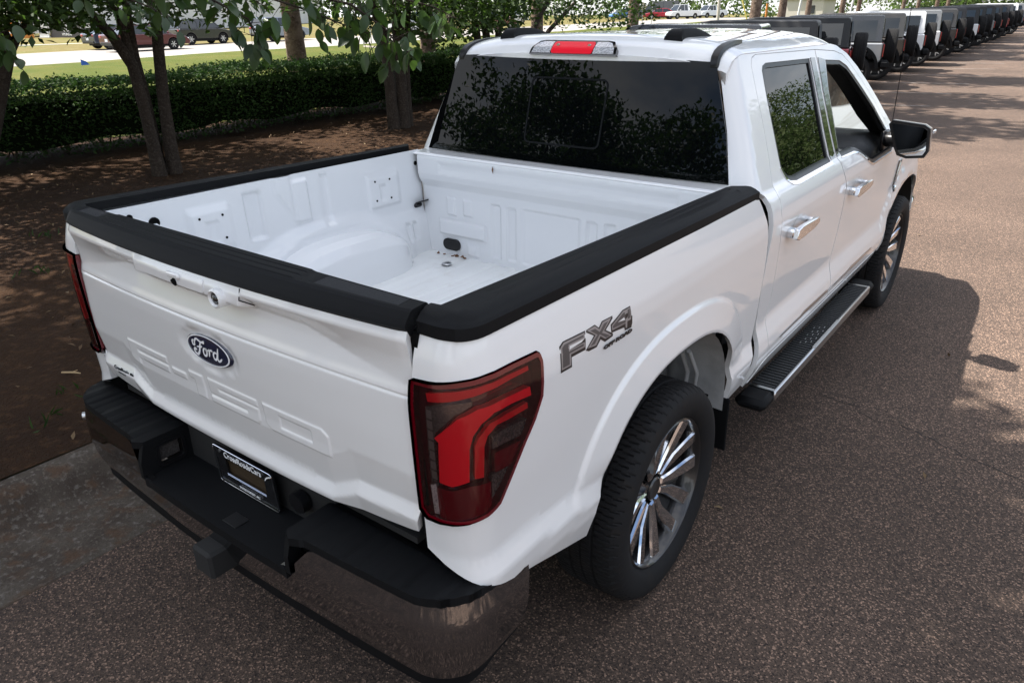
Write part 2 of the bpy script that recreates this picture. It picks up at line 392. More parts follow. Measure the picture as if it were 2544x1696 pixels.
def tg_map(x, z):
    x = np.asarray(x, float); z = np.asarray(z, float)
    ax = np.abs(x); b = 1-(x/.8)**2
    zl = np.interp(ax, [0, .44, .62, .8], [1.338, 1.334, 1.295, 1.262])      # underside of the lip
    zv = .862+.054*np.clip((ax-.475)/.105, 0, 1)+.006*sst(.6, .8, ax)  # lower valley
    p_main = np.interp(z, [.80, .95, 1.10, 1.236, 1.262, 1.335], [.018, .022, .024, .022, .014, .001])+b*np.interp(z, [.8, 1.0, 1.2, 1.236, 1.31], [.012, .012, .028, .028, .022])
    lip = (.030+.044*b)
    blk = sst(.274, .264, np.abs(x+.02))
    ze = 1.381-blk*(1.381-zl-.014)
    t = np.clip((z-zl)/(ze-zl), 0, 1)
    p = np.where(z < ze, p_main+(lip-p_main)*t, lip-np.maximum(z-1.381, 0)*.34)+.003*blk*(z > zl)*np.clip((1.405-z)/.02, 0, 1)
    dz = z-zv
    low = np.interp(dz, [-.10, -.050, -.038, -.001, .004, .10], [-.016, -.002, .0, -.0155, -.0155, 0])
    p = p+low*(1-sst(.93, 1.0, z)*.0)
    p = p-.0045*np.exp(-((z-1.236)/.0032)**2)
    # letters
    m = (z > .94) & (z < 1.07) & (ax < .56)
    if m.any():
        s = np.full(z.shape, 9.)
        for L in LETTERS: s = np.minimum(s, sdist(x, z, L))
        s = np.maximum(s, -sdist(x, z, ZERO_HOLE))
        p = p+.0036*sst(.0026, -.0026, s)*m
    # shallow dish round the badge
    e = np.hypot(x/.150, (z-1.150)/.070)
    p = p-.008*sst(1.05, .80, e)
    y = -p+.006*sst(.77, .81, ax)**2
    return np.stack([x, y, z], -1)
# ------------------------------------------------------------------ the ground
def zt(y): return .0125*np.clip(np.asarray(y, float)-6, 0, 104)
def sheet(name, xs, ys, m, zf, kind='structure', smooth=True):
    xs = np.asarray(xs, float); ys = np.asarray(ys, float); X, Y = np.meshgrid(xs, ys); Z = zf(X, Y)+zt(Y)
    nx = len(xs); F = [(j*nx+i, j*nx+i+1, (j+1)*nx+i+1, (j+1)*nx+i) for j in range(len(ys)-1) for i in range(nx-1)]
    return tag(obj(name, np.stack([X, Y, Z], -1).reshape(-1, 3), F, m, smooth=smooth), kind=kind)
ASPH = vor_asphalt('asphalt', (.070, .0485, .037), (.32, .21, .152), (.023, .017, .015), 175)
CONC = mat('old_concrete', (.088, .074, .060), .9, spec=.2, var=[(3.2, (.050, .038, .030), .42, .60, .9), (42, (.20, .18, .16), .52, .72, .75), (11, (.085, .050, .030), .50, .66, .8), (120, (.03, .025, .02), .52, .7, .6)], bump=(60, .6, .01))
MULCH = mat('pine_straw_soil', (.040, .021, .011), .95, spec=.1, var=[(1.3, (.024, .013, .008), .4, .65, .8), (16, (.095, .050, .024), .52, .75, .8), (55, (.03, .02, .014), .5, .7, .7)], bump=(42, 1., .03))
LAWNM = mat('lawn_turf', (.058, .074, .012), .95, spec=.1, var=[(.35, (.095, .092, .022), .4, .62, .9), (2.2, (.055, .075, .016), .48, .7, .8), (9, (.115, .105, .035), .58, .8, .7)], bump=(14, 1., .05))
VERGM = mat('dry_verge_grass', (.125, .103, .040), .95, spec=.1, var=[(.2, (.10, .105, .030), .45, .65, .9), (1.6, (.20, .165, .085), .5, .75, .8)], bump=(9, 1., .05))
ROADM = mat('bleached_road', (.24, .225, .21), .9, spec=.2, var=[(.25, (.22, .205, .19), .4, .65, .8), (30, (.18, .17, .16), .5, .7, .5)])
PAINT = mat('road_paint', (.62, .61, .58), .8, var=[(5, (.34, .30, .27), .45, .7, .8)])
YR_ = np.r_[np.arange(-60, 6, 6), np.arange(6, 111, 4), 118, 140, 200, 400]
sheet('ground', [-700, -300, -100, 0, 100, 300, 700], np.r_[-500, -120, YR_, 800], VERGM, lambda X, Y: X*0-.35)
sheet('asphalt_lot', [-.95, 1, 4, 8, 16, 60], np.r_[np.arange(-60, 6, 6), np.arange(6, 111, 4)], ASPH, lambda X, Y: X*0)
cp = [(-.952, .0), (-1.20, -.006), (-1.40, -.004), (-1.455, .020), (-1.50, .085), (-1.535, .118), (-1.58, .128), (-1.66, .126)]
ys = np.r_[np.arange(-40, 6, 2.), np.arange(6, 15, 2.)]
sheet('curb', [p[0] for p in cp][::-1], ys, CONC, lambda X, Y: np.interp(X, [p[0] for p in cp][::-1], [p[1] for p in cp][::-1]))
# beyond the bed the lot widens into parking stalls
sheet('stall_asphalt', [-9.2, -4, -.95], np.arange(14., 111, 4), ASPH, lambda X, Y: X*0-.001)
def soil(X, Y):
    return .118+.012*np.sin(X*2.1+Y*.7)+.012*np.sin(Y*1.7-X*1.1)+.010*rng.standard_normal(X.shape)*((X < -1.9) & (X > -10.7))
sheet('planting_bed', np.r_[-11.9, np.arange(-11.6, -1.7, .3), -1.655], np.arange(-14, 14.05, .3), MULCH, soil)
sheet('planting_strip', np.arange(-12., -9.15, .35), np.arange(14.0, 111, 1.), MULCH, lambda X, Y: .06+0*X)
sheet('lawn', np.linspace(-37.55, -11.85, 40), np.arange(-60, 111, 2.), LAWNM, lambda X, Y: .09+.03*np.sin(X*.5+Y*.3)*(X < -13)-.09*sst(-36, -37.5, X))
sheet('road', [-50.0, -44, -37.5], YR_, ROADM, lambda X, Y: X*0-.005)
for k in range(16):
    y0 = 2+k*9.
    if y0 < 95: sheet('lane_marking', [-45.55, -45.43], [y0, y0+3.2], PAINT, lambda X, Y: X*0+.001)
sheet('edge_marking', [-38.25, -38.12], YR_[:-4], PAINT, lambda X, Y: X*0+.0012)
sheet('verge', np.linspace(-260, -49.95, 30), YR_, VERGM, lambda X, Y: .012+.03*np.sin(X*.3))
def stall_line(y0):
    c, s_ = math.cos(math.radians(13)), math.sin(math.radians(13)); V = []
    for t in (0, -1.9, -3.8, -5.6):
        for w in (-.032, .032):
            x = -.88+t*c-w*s_; y = y0+t*s_+w*c; V.append((x, y, float(zt(y))+.004))
    tag(obj('stall_line', V, [(2*i, 2*i+1, 2*i+3, 2*i+2) for i in range(3)], LINEM), kind='structure')
LINEM = mat('faded_stall_paint', (.36, .32, .29), .8, var=[(6, (.19, .15, .125), .42, .62, .9)])
for k in range(18): stall_line(14.92+2.75*k)

CRK = mat('crack_tar', (.012, .010, .009), .8)
def crack(pts):
    V = []; F = []
    for i, (x, y) in enumerate(pts):
        w = .0016+.0016*random.random(); V += [(x-w*.3, y-w, float(zt(y))+.003), (x+w*.3, y+w, float(zt(y))+.003)]
    for i in range(len(pts)-1): F.append((2*i, 2*i+1, 2*i+3, 2*i+2))
    tag(obj('asphalt_crack', V, F, CRK), kind='structure')
def wander(x0, y0, x1, y1, n=26, a=.03):
    o = []; dx = dy = 0
    for i in range(n+1):
        t = i/n; dx += random.gauss(0, a); dy += random.gauss(0, a); o.append((x0+(x1-x0)*t+dx*math.sin(math.pi*t), y0+(y1-y0)*t+dy*math.sin(math.pi*t)))
    return o
crack(wander(1.02, 3.05, 1.95, 2.75)); crack(wander(1.95, 2.75, 3.4, 2.2)); crack(wander(-.4, 9.2, 3.6, 8.4, 40, .05))
# ------------------------------------------------------------------ the white pickup
truck = tag(empty('pickup_truck', (0, 0, 0)), 'white crew cab pickup truck with black bed rail caps parked beside the planting bed', 'pickup truck')
def arch_pts(A, z0, n=28, k=1.0):
    o = []
    for i in range(n+1):
        t = math.pi*i/n; cx, sx = math.cos(t), math.sin(t)
        o.append((A[0]+A[2]*k*math.copysign(abs(cx)**(2/2.4), cx), A[1]+A[3]*k*abs(sx)**(2/2.4)))
    o[0] = (A[0]+A[2]*k-.0, z0); o[-1] = (A[0]-A[2]*k, z0)
    return o          # from front foot over the top to rear foot
TL_OUT = [(-0.1421, 1.2886), (-0.0912, 1.2925), (-0.0472, 1.2985), (-0.0035, 1.304), (0.0655, 1.3085), (0.1525, 1.305), (0.2471, 1.299), (0.2582, 1.2908), (0.2627, 1.2741), (0.2603, 1.1783), (0.2315, 1.1252), (0.1893, 1.0745), (0.1413, 1.0094), (0.0949, 0.9483), (0.0533, 0.9302), (0.0061, 0.9196), (-0.0374, 0.9145), (-0.0778, 0.9104), (-0.1236, 0.9069), (-0.1456, 0.9296), (-0.1456, 1.0796), (-0.1456, 1.2327)]
TLP = dict(
 topbar=[(-0.0994, 1.2645), (-0.0477, 1.2768), (-0.0053, 1.2816), (0.0601, 1.286), (0.1452, 1.2812), (0.212, 1.2759), (0.2114, 1.2653), (0.1415, 1.2692), (0.0575, 1.2704), (0.0041, 1.2634), (-0.0341, 1.2559), (-0.0945, 1.2444)],
 c1=[(-0.0797, 1.1538), (-0.017, 1.2143), (0.0299, 1.2343), (0.0905, 1.2359), (0.2101, 1.2237), (0.2158, 1.1977), (0.1359, 1.2096), (0.0731, 1.2132), (0.0374, 1.1945), (0.0168, 1.1663), (0.0076, 1.1311), (0.0054, 1.0417), (-0.0406, 1.0256), (-0.0752, 1.0306), (-0.0687, 1.1439)],
 c2=[(0.0339, 1.1561), (0.0659, 1.1851), (0.1268, 1.1845), (0.209, 1.1781), (0.2121, 1.1616), (0.1367, 1.1657), (0.0892, 1.1716), (0.059, 1.1547), (0.0489, 1.1282), (0.0471, 1.0425), (0.022, 1.0444), (0.0233, 1.1352)],
 smoke=[(-0.1067, 1.2265), (-0.0291, 1.2462), (0.0225, 1.251), (0.0219, 1.242), (-0.025, 1.218), (-0.0800, 1.1642), (-0.0863, 1.1414), (-0.0920, 1.0207), (-0.1084, 1.0134)],
 smoke2=[(0.077, 1.1405), (0.1178, 1.1443), (0.2133, 1.1296), (0.194, 1.0929), (0.1233, 1.1039), (0.0771, 1.11)],
 red2=[(0.0771, 1.0997), (0.1842, 1.0835), (0.1559, 1.0333), (0.0823, 1.0429)],
 smoke3=[(0.0761, 1.0357), (0.1458, 1.0263), (0.1074, 0.991), (0.0778, 0.9636)],
 clear=[(-0.1111, 1.0067), (-0.092, 1.0167), (-0.0905, 0.9263), (-0.1073, 0.9223)],
 low=[(-0.0866, 1.0118), (-0.0414, 1.0129), (0.0081, 1.0273), (0.0646, 1.0265), (0.0679, 0.9537), (0.0531, 0.9417), (0.0062, 0.9301), (-0.0369, 0.9245), (-0.0766, 0.9226), (-0.0861, 0.9283)])
def shrink(poly, d):
    n = len(poly); a = sum(poly[i][0]*poly[(i+1) % n][1]-poly[(i+1) % n][0]*poly[i][1] for i in range(n)); s = 1 if a > 0 else -1; o = []
    for i in range(n):
        p0, p1, p2 = poly[i-1], poly[i], poly[(i+1) % n]
        def nrm(a, b):
            L = math.hypot(b[0]-a[0], b[1]-a[1])+1e-9; return (-(b[1]-a[1])/L*s, (b[0]-a[0])/L*s)
        n1, n2 = nrm(p0, p1), nrm(p1, p2); k = 1+n1[0]*n2[0]+n1[1]*n2[1]; k = max(k, .5)
        o.append((p1[0]+(n1[0]+n2[0])*d/k, p1[1]+(n1[1]+n2[1])*d/k))
    return o
qg = q_bed_rear(.8115)
QG = qg
def sides():
    yield 1, (lambda f: f)
    yield -1, mirror
for sg, mr in sides():
    # ---- box side: one skin from the tailgate gap round the corner to the cab
    front = [(1.755, 1.405), (1.80, 1.345), (1.84, 1.28), (1.87, 1.18), (1.888, 1.03), (1.885, .85), (1.872, .70), (1.845, .545)]
    ap = arch_pts(ARCH_R, .545)
    o = [(qg, 1.405)]+front[:1]+front[1:]+[(1.70, .545)]+[(p[0], p[1]) for p in ap if True]+[(.36, .61), (.10, .70), (-.06, .77), (qg, .80)]
    tl = [(max(u, qg-.02), v) for u, v in shrink(TL_OUT, -.0035)]
    # open the light notch to the rear edge
    lightedge = [p for p in tl]
    top_in = [(qg, .905)]+[p for p in (tl[18:0:-1])]+[(qg, 1.291)]
    o = o+[p for p in top_in if p[0] >= qg-1e-6]
    def iso(k, t0, t1):
        return [(ARCH_R[0]+ARCH_R[2]*k*math.copysign(abs(math.cos(t))**(2/2.4), math.cos(t)), ARCH_R[1]+ARCH_R[3]*k*math.sin(t)**(2/2.4)) for t in np.linspace(t0, t1, 60)]
    fl_ = [iso(k, .42, 2.70) for k in (1.262, 1.248, 1.235, 1.222, 1.208, 1.10, 1.03)]
    s_ = panel('box_side', o, mr(wrap_bed), WHITE, truck, h=.024, sgn=sg, rim=.022, lines=fl_+[[(.0, .80), (.25, .797), (.55, .757)], [(.05, 1.265), (1.80, 1.265)]])
    # ---- tail lamp
    base = panel('tail_light', shrink(TL_OUT, .002), mr(lambda u, v: wrap_bed(u, v, -.024)), BLKR, truck, h=.02, sgn=sg, rim=-.026)
    V, F, Nn = panel_data(TL_OUT, mr(lambda u, v: wrap_bed(u, v, .0045)), h=.02, sgn=sg, rim=.03, holes=[shrink(TL_OUT, .011)])
    obj('lamp_border', V, F, REDD, base, normals=Nn)
    def lens(nm, k, m, off, rim=.012, sh=.0):
        panel(nm, shrink(TLP[k], sh) if sh else TLP[k], mr(lambda u, v, off=off: wrap_bed(u, v, off)), m, base, h=.02, sgn=sg, rim=rim)
    lens('light_bar', 'topbar', REDL, -.004); lens('brake_lens', 'c1', REDB, -.0015, .02); lens('inner_lens', 'c2', REDL, -.008)
    lens('smoked_lens', 'smoke', SMOK, -.012); lens('smoked_lens', 'smoke2', SMOK, -.012); lens('reflector', 'red2', REDD, -.006); lens('smoked_lens', 'smoke3', SMOK, -.012)
    lens('reverse_lens', 'clear', CLRL, -.010); lens('lower_lens', 'low', REDD, -.003)
    for k in range(7):     # reflector facets behind the smoked lens
        u0 = -.104+.004*k*.0; zz = 1.03+.028*k
        panel('reflector_facet', [(-.104, zz), (-.088, zz), (-.088, zz+.022), (-.104, zz+.022)], mr(lambda u, v: wrap_bed(u, v, -.011)), FACET, base, h=.03, sgn=sg, rim=.002)
    panel('outer_lens', shrink(TL_OUT, .006), mr(lambda u, v: wrap_bed(u, v, .0040)), LENS, base, h=.02, sgn=sg, rim=0)
    # ---- rail cap
    YY = np.r_[np.linspace(qg, BYR+BR, 14), np.linspace(.14, 1.74, 12)]
    outer = [tuple(wrap_bed(q, 1.40)[:2]) for q in YY]
    outer = [(a+.006 if b > .02 else a+.003, b-.005 if b < .08 else b) for a, b in outer]
    plan = outer+[(.952, 1.775), (.862, 1.70), (.856, 1.66), (.838, .062), (.812, .058)]
    plan = [(p[0], p[1]) for p in plan]
    orel = outer+[(.952, 1.775)]
    def capz(x, y, orel=orel):
        d = np.full(np.shape(x), 9.)
        for i in range(len(orel)-1):
            x0, y0 = orel[i]; x1, y1 = orel[i+1]; ex, ey = x1-x0, y1-y0
            t = np.clip(((x-x0)*ex+(y-y0)*ey)/(ex*ex+ey*ey), 0, 1); d = np.minimum(d, np.hypot(x-x0-t*ex, y-y0-t*ey))
        z = 1.450-.011*y-.026*np.clip(1-d/.038, 0, 1)**1.6
        gr = (y > .19) & (y < 1.64)
        for gx in (.872, .903): z = z-.004*np.exp(-((x-gx+.0*y-.012*(y-.9)/.9)/.0026)**2)*gr
        pk = bump_rect(x, y, .845, .905, .07, .155, 1, .004); z = z-.0022*np.exp(-((pk-.5)/.30)**2)
        return np.stack([x, y, z], -1)
    panel('rail_cap', plan, mr(capz), BLKP, truck, h=.022, sgn=sg, rim=.04, drop=(0, 0, -.030), fine=[(.862, .915, .10, 1.70, .0075)], eps=.0025)
    # ---- box inner wall
    def inner(y, z, sg=sg):
        x = np.interp(z, [.86, .95, 1.05, 1.12, 1.20, 1.40], [.770, .775, .790, .812, .815, .828])+.012*sst(.25, .0, y)
        r = rho(y, z, (1.09, .80, .42, .30)); x = x-.030*sst(1.34, 1.12, r)
        for (a, b, c2, d, hh) in ((.42, .60, 1.18, 1.345, .012), (.48, .54, 1.20, 1.29, -.008), (.68, .76, 1.17, 1.37, -.016), (1.36, 1.56, 1.17, 1.33, .010), (1.43, 1.47, 1.20, 1.28, -.008), (.92, 1.00, 1.20, 1.38, .013), (1.08, 1.12, 1.16, 1.38, -.008), (1.575, 1.60, .96, 1.05, -.012), (1.625, 1.65, .96, 1.05, -.012), (.10, .30, .95, 1.33, .010)):
            x = x-bump_rect(y, z, a, b, c2, d, hh*1.15, .018)
        tri = np.clip((z-1.19)/.16, 0, 1); x = x-.014*sst(0, .03, (y-.82)-.10*(1-tri))*sst(.0, .03, .93-y)*sst(1.18, 1.21, z)
        return np.stack([x, y, z], -1)
    panel('box_inner_wall', [(.03, .88), (1.732, .88), (1.732, 1.412), (.03, 1.412)], mr(inner), WHITE_IN, truck, h=.015, sgn=-sg, rim=0)
    # ---- wheel house in the box
    def whouse(a, b):      # a along the box, b from the wall over the shoulder down to the floor
        y = 1.09+.445*a; kk = np.sqrt(np.maximum(1-np.abs(a)**2.7, 0)); H = .884+.222*kk
        xi = .805-.205*np.sqrt(np.maximum(1-np.abs(a)**4.5, 0)); t = np.interp(b, [0, .35, .55, .72, .86, 1], [0, .52, .76, .91, .98, 1])
        zf = np.interp(b, [0, .35, .55, .72, .86, 1], [1, .99, .93, .74, .40, -.02])
        return np.stack([.805+(xi-.805)*t, y, .884+(H-.884)*zf], -1)
    panel('wheel_house', [(-1, 0), (1, 0), (1, 1), (-1, 1)], mr(whouse), WHITE_IN, truck, h=.025, sgn=sg, rim=0, eps=.012)
    sp_ = [whouse(np.array(a_), np.array(0.03)) for a_ in np.linspace(-.97, .97, 40)]
    b = MB(); b.tube([(sg*(float(p[0])-.014), float(p[1]), float(p[2])+.001) for p in sp_], .0016, 5, caps=False); b.obj('wheel_house_seam', GAPM, truck)
    # holes and hook in the wall
    mh = []
    for (y, z, r) in ((.459, 1.314, .005), (.561, 1.312, .005), (.56, 1.219, .005), (1.399, 1.301, .005), (1.497, 1.299, .005), (1.496, 1.207, .005), (1.398, 1.208, .005), (1.70, 1.345, .011), (.20, 1.372, .012), (.285, 1.335, .022)):
        p = inner(np.array(y), np.array(z)); b = MB(); b.cyl((sg*(p[0]+.01), y, z), (sg*(p[0]-.0025), y, z), r, 14); b.obj('wall_hole_plug', GAPM, truck, smooth=40)
    p = inner(np.array(1.685), np.array(1.135)); b = MB()
    b.box((sg*(p[0]-.006), 1.685, 1.132), (.02, .055, .024), ch=.008); b.box((sg*(p[0]-.022), 1.70, 1.150), (.045, .06, .007), rot=(0, sg*.35, 0), ch=.002)
    b.obj('tie_down_hook', BLKS, truck, smooth=40)
# ---- tailgate
TW = .8055
tgo = [(-TW, 1.418), (TW, 1.418), (TW, 1.30), (TW-.004, .93), (TW-.018, .842)]+[(x, .802+.038*(abs(x)/.78)**3) for x in np.linspace(.76, -.76, 18)]+[(-TW+.018, .842), (-TW+.004, .93), (-TW, 1.30)]
tailgate = panel('tailgate', tgo, tg_map, WHITE, truck, h=.018, sgn=1, rim=.03, eps=.003, fine=[(-.56, .56, .955, 1.06, .0042), (-.80, .80, 1.25, 1.405, .0075), (-.80, -.40, .82, .955, .008), (.40, .80, .82, .955, .008)], lines=[[(x, 1.3525) for x in np.linspace(-.28, .24, 40)]]+[[(x, 1.236+d_) for x in np.linspace(-.79, .79, 70)] for d_ in (-.007, -.0035, -.0015, .0, .0015, .0035, .007)]+[[(x, 1.381) for x in np.linspace(-.80, .80, 60)], [(x, float(.862+.054*np.clip((abs(x)-.475)/.105, 0, 1)+.006*sst(.6, .8, abs(x)))) for x in np.linspace(-.78, .78, 80)], [(x, float(np.interp(abs(x), [0, .44, .62, .8], [1.338, 1.334, 1.295, 1.262]))) for x in np.linspace(-.80, .80, 80)]])
panel('tailgate_inner_panel', [(-.80, .86), (.80, .86), (.80, 1.42), (-.80, 1.42)], lambda x, z: np.stack([x, .045+0*x-bump_rect(x, z, -.68, .68, .95, 1.36, .012, .03), z], -1), WHITE_IN, tailgate, h=.05, sgn=-1, rim=0)
def tgcap(u, v):   # u = x, v across 0 (rear lip) .. 1 (front)
    b = 1-(u/.8)**2
    yr = -(.026+.044*b)+.006*sst(.77, .81, np.abs(u))**2
    y = yr-.004+v*(.060-yr)
    z = np.interp(v, [0, .04, .12, .26, .36, .9, .965, 1], [1.411, 1.419, 1.430, 1.444, 1.4485, 1.4525, 1.449, 1.425])
    au = np.abs(u)
    mid = sst(.505, .495, np.abs(u+.08))
    z = z+mid*(.0035*sst(.38, .40, v)*sst(.98, .95, v)-.003*np.exp(-((v-.56)/.02)**2)-.003*np.exp(-((v-.74)/.02)**2)-.003*np.exp(-((v-.90)/.018)**2))
    z = z-.0035*bump_rect(u, v, .47, .765, .44, .93, 1, .012)-.0035*bump_rect(u, v, -.775, -.62, .44, .93, 1, .012)
    return np.stack([u, y, z], -1)
panel('tailgate_cap', [(-TW, 0), (TW, 0), (TW, 1), (-TW, 1)], lambda u, v: tgcap(u, v), BLKP, tailgate, h=.02, sgn=1, rim=.03, drop=(0, .022, -.028), eps=.004, fine=[(-.8, .8, .36, .98, .016)])
GRIP = mat('cap_grip_mat', (.026, .027, .03), .75, spec=.25, bump=(420, 1., .003))
for (a, b) in ((.478, .757), (-.767, -.628)):
    panel('grip_insert', [(a, .46), (b, .46), (b, .91), (a, .91)], lambda u, v: tgcap(u, v)+np.array([0, 0, .0006]), GRIP, tailgate, h=.03, rim=0)
# handle, camera, badge
def tgp(x, z, d=0): p = tg_map(np.array([x]), np.array([z]))[0]; return (p[0], p[1]-d, p[2])
hx = .005
hp = rrect(-.135, .095, 1.358, 1.396, .008, 3)
hnd = panel('tailgate_handle', [(x, z) for x, z in hp], lambda x, z: tg_map(x, z)+np.array([0, -.0035, 0]), WHITE, tailgate, h=.012, rim=.006)
p = tgp(-.045, 1.372, .008); b = MB(); b.cyl((p[0], p[1]+.01, p[2]-.006), (p[0], p[1], p[2]-.010), .011, 14); b.obj('lock_cylinder', GAPM, hnd, smooth=40)
b = MB(); b.box((p[0], p[1]+.004, p[2]+.012), (.065, .012, .018), ch=.005); b.obj('lock_cover', WHITE, hnd, smooth=40)
p = tgp(.165, 1.368, 0); b = MB(); b.lathe([(.030, .02), (.0295, -.016), (.024, -.019), (.020, -.012)], 28, lambda a, c2, w, p=p: (p[0]+a, p[1]+w, p[2]-.006+c2*.9)); b.obj('camera_housing', WHITE, tailgate, smooth=50)
b = MB(); b.lathe([(.0205, -.011), (.013, -.011), (.011, -.015), (.006, -.018), (.0, -.019)], 24, lambda a, c2, w, p=p: (p[0]+a, p[1]+w, p[2]-.006+c2*.9)); b.obj('camera_lens', BLKG, tailgate, smooth=50)
for xg in (.249,):
    b = MB(); a0 = tgp(xg, 1.40, .0006); a1 = tgp(xg, 1.37, .0006); a2 = tgp(xg+.006, 1.345, .0006)
    b.tube([a0, a1, a2], .0016, 6); b.obj('spoiler_seam', GAPM, tailgate)
BC = (0, 1.150)
yb = float(tg_map(np.array([0.]), np.array([1.15]))[0][1]); tilt = .0
bad = empty('badge_anchor') if False else None
b = MB(); b.lathe([(0, -.0075), (.90, -.0070), (.965, -.006), (1.0, -.002), (1.0, .010)], 48, lambda a, c2, w: (a*.1175, yb+w, 1.150+c2*.0475)); badge = b.obj('oval_badge', NAVY, tailgate, smooth=50)
b = MB(); b.lathe([(.875, -.0078), (.885, -.0088), (.925, -.0088), (.935, -.0076)], 48, lambda a, c2, w: (a*.1175, yb+w, 1.150+c2*.0475)); b.obj('badge_ring', WLET, badge)
def ribbon(mb, pts, w, y, ox, oz, s, th=.0012):
    # smooth the polyline then widen it
    P = [Vector((p[0], p[1])) for p in pts]; Q = []
    for i in range(len(P)-1):
        p0, p1, p2, p3 = P[max(i-1, 0)], P[i], P[i+1], P[min(i+2, len(P)-1)]
        for k in range(5):
            t = k/5; Q.append(.5*((2*p1)+(-p0+p2)*t+(2*p0-5*p1+4*p2-p3)*t*t+(-p0+3*p1-3*p2+p3)*t**3))
    Q.append(P[-1]); V = []; F = []
    for i, q in enumerate(Q):
        d = (Q[min(i+1, len(Q)-1)]-Q[max(i-1, 0)]).normalized(); nn = Vector((-d.y, d.x))
        ww = w*(.55+.45*min(1, min(i, len(Q)-1-i)/4))
        for sgn in (-1, 1): r = q+nn*ww*sgn; V.append((ox+r.x*s, y, oz+r.y*s))
    for i in range(len(Q)-1): F.append((2*i, 2*i+1, 2*i+3, 2*i+2))
    mb.add(V, F)
b = MB(); S = .0475; yl = yb-.0092
for st, w in (([(-1.50, .42), (-1.66, .30), (-1.62, .08), (-1.44, .10), (-1.40, .34), (-1.18, .56), (-.90, .50), (-.62, .44), (-.30, .58)], .075), ([(-.30, .58), (-.36, .44), (-.52, .42)], .06),
              ([(-.72, .46), (-.86, .10), (-1.02, -.30), (-1.22, -.50), (-1.46, -.46), (-1.56, -.26), (-1.42, -.16), (-1.26, -.24)], .085), ([(-1.22, .02), (-.98, .06), (-.74, .10), (-.62, .20)], .06),
              ([(-.28, .10), (-.48, .02), (-.56, -.22), (-.44, -.40), (-.24, -.34), (-.16, -.12), (-.26, .08), (-.10, .02), (.08, .06)], .075),
              ([(.08, .06), (.14, .12), (.12, -.12), (.04, -.36)], .07), ([(.13, -.02), (.26, .12), (.42, .14), (.46, .04)], .065),
              ([(.92, .08), (.72, .10), (.56, -.06), (.58, -.30), (.74, -.38), (.90, -.22), (1.0, .04), (1.16, .48)], .075), ([(1.16, .48), (1.04, .04), (.98, -.24), (1.06, -.40), (1.28, -.30), (1.44, -.14)], .07)):
    ribbon(b, st, w, yl-.0001*len(b.F)/100, 0.004, 1.150, S)
b.obj('badge_script', WLET, badge)
# small dealer sticker, lower left
LBL = mat('sticker_black', (.02, .025, .03), .5)
text('dealer_sticker', 'CrossRoads', .022, LBL, tailgate, (-.665, tgp(-.665, .886, .0012)[1], .886), (math.radians(90), 0, 0), sx=.95, bold=.0004)
text('dealer_sticker', 'WAKE FOREST, NC', .006, LBL, tailgate, (-.665, tgp(-.665, .871, .0012)[1], .871), (math.radians(90), 0, 0), bold=.0002)
b = MB(); b.lathe([(0, -.0015), (1, -.0012)], 20, lambda a, c2, w: (-.592+a*.013, tgp(-.592, .886)[1]+w, .886+c2*.008)); b.obj('dealer_sticker', LBL, tailgate)
# ---- box floor, front wall, sill
def floor_(x, y):
    z = .884+.0+0*x; per = .118
    t = np.abs(((x/per+.5) % 1)-.5)*2; z = z-.009*sst(.43, .55, t)*sst(.58, .55, np.abs(x))
    z = z-.004*bump_rect(x, y, -.62, -.48, 1.53, 1.67, 1, .03)-.004*bump_rect(x, y, .48, .62, 1.53, 1.67, 1, .03)
    return np.stack([x, y, z], -1)
panel('box_floor', [(-.79, .02), (.79, .02), (.79, 1.735), (-.79, 1.735)], floor_, FLOORW, truck, h=.012, rim=0, eps=.003)
for s in (-1, 1):
    b = MB(); b.lathe([(0, .004), (.014, .005), (.024, .0035), (.027, 0)], 20, lambda a, c2, w, s=s: (s*.545+a, 1.60+c2, .881+w)); b.obj('floor_bolt', ALU, truck, smooth=50)
def fwall(x, z):
    ax = np.abs(x); p = np.interp(z, [.86, .93, 1.19, 1.235, 1.27, 1.30, 1.385, 1.40, 1.412], [.0, .004, .004, .008, .032, .042, .044, .036, .028])
    p = p-bump_rect(x, z, -.655, .655, 1.322, 1.362, .007, .016)
    for (a, c2, d, e, hh) in ((.584, .64, 1.10, 1.184, .008), (.47, .529, 1.105, 1.186, .008), (.384, .69, .993, 1.07, .016), (.44, .51, .90, .962, .007), (.297, .350, .915, 1.184, -.010), (.201, .252, .915, 1.182, -.010)):
        p = p+bump_rect(ax, z, a, c2, d, e, hh*1.2, .009)
    p = p-bump_rect(x, z, -.16, .16, .915, 1.188, .010, .016)
    return np.stack([x, 1.735-p, z], -1)
fwm = panel('box_front_wall', [(-.80, .872), (.80, .872), (.80, 1.405), (-.80, 1.405)], fwall, WHITE_IN, truck, h=.010, sgn=1, rim=0, eps=.003)
panel('front_wall_ledge', [(-.83, 1.690), (.83, 1.690), (.83, 1.80), (-.83, 1.80)], lambda x, y: np.stack([x, y, 1.404+.004*sst(1.72, 1.73, y)-.01*sst(1.695, 1.688, y)], -1), WHITE, fwm, h=.04, rim=.006)
for s in (-1, 1):
    b = MB(); pts = rrect(-.057, .057, -.030, .030, .029, 5); c0 = (s*.616, 1.726, .940)
    b.prism(pts, lambda u, v, w: (c0[0]+u, c0[1]+w, c0[2]+v), .006, -.006); q = b.obj('wall_grommet', BLKS, truck, smooth=40)
LITT = mat('dry_litter', (.16, .075, .03), .9)
b = MB()
for i in range(16):
    x = random.choice([-.68, -.57, -.53])+random.uniform(-.03, .03); y = 1.715+random.uniform(-.015, .01); b.box((x, y, .888), (.014, .006, .004), rot=(0, random.uniform(-.4, .4), random.uniform(0, 3)))
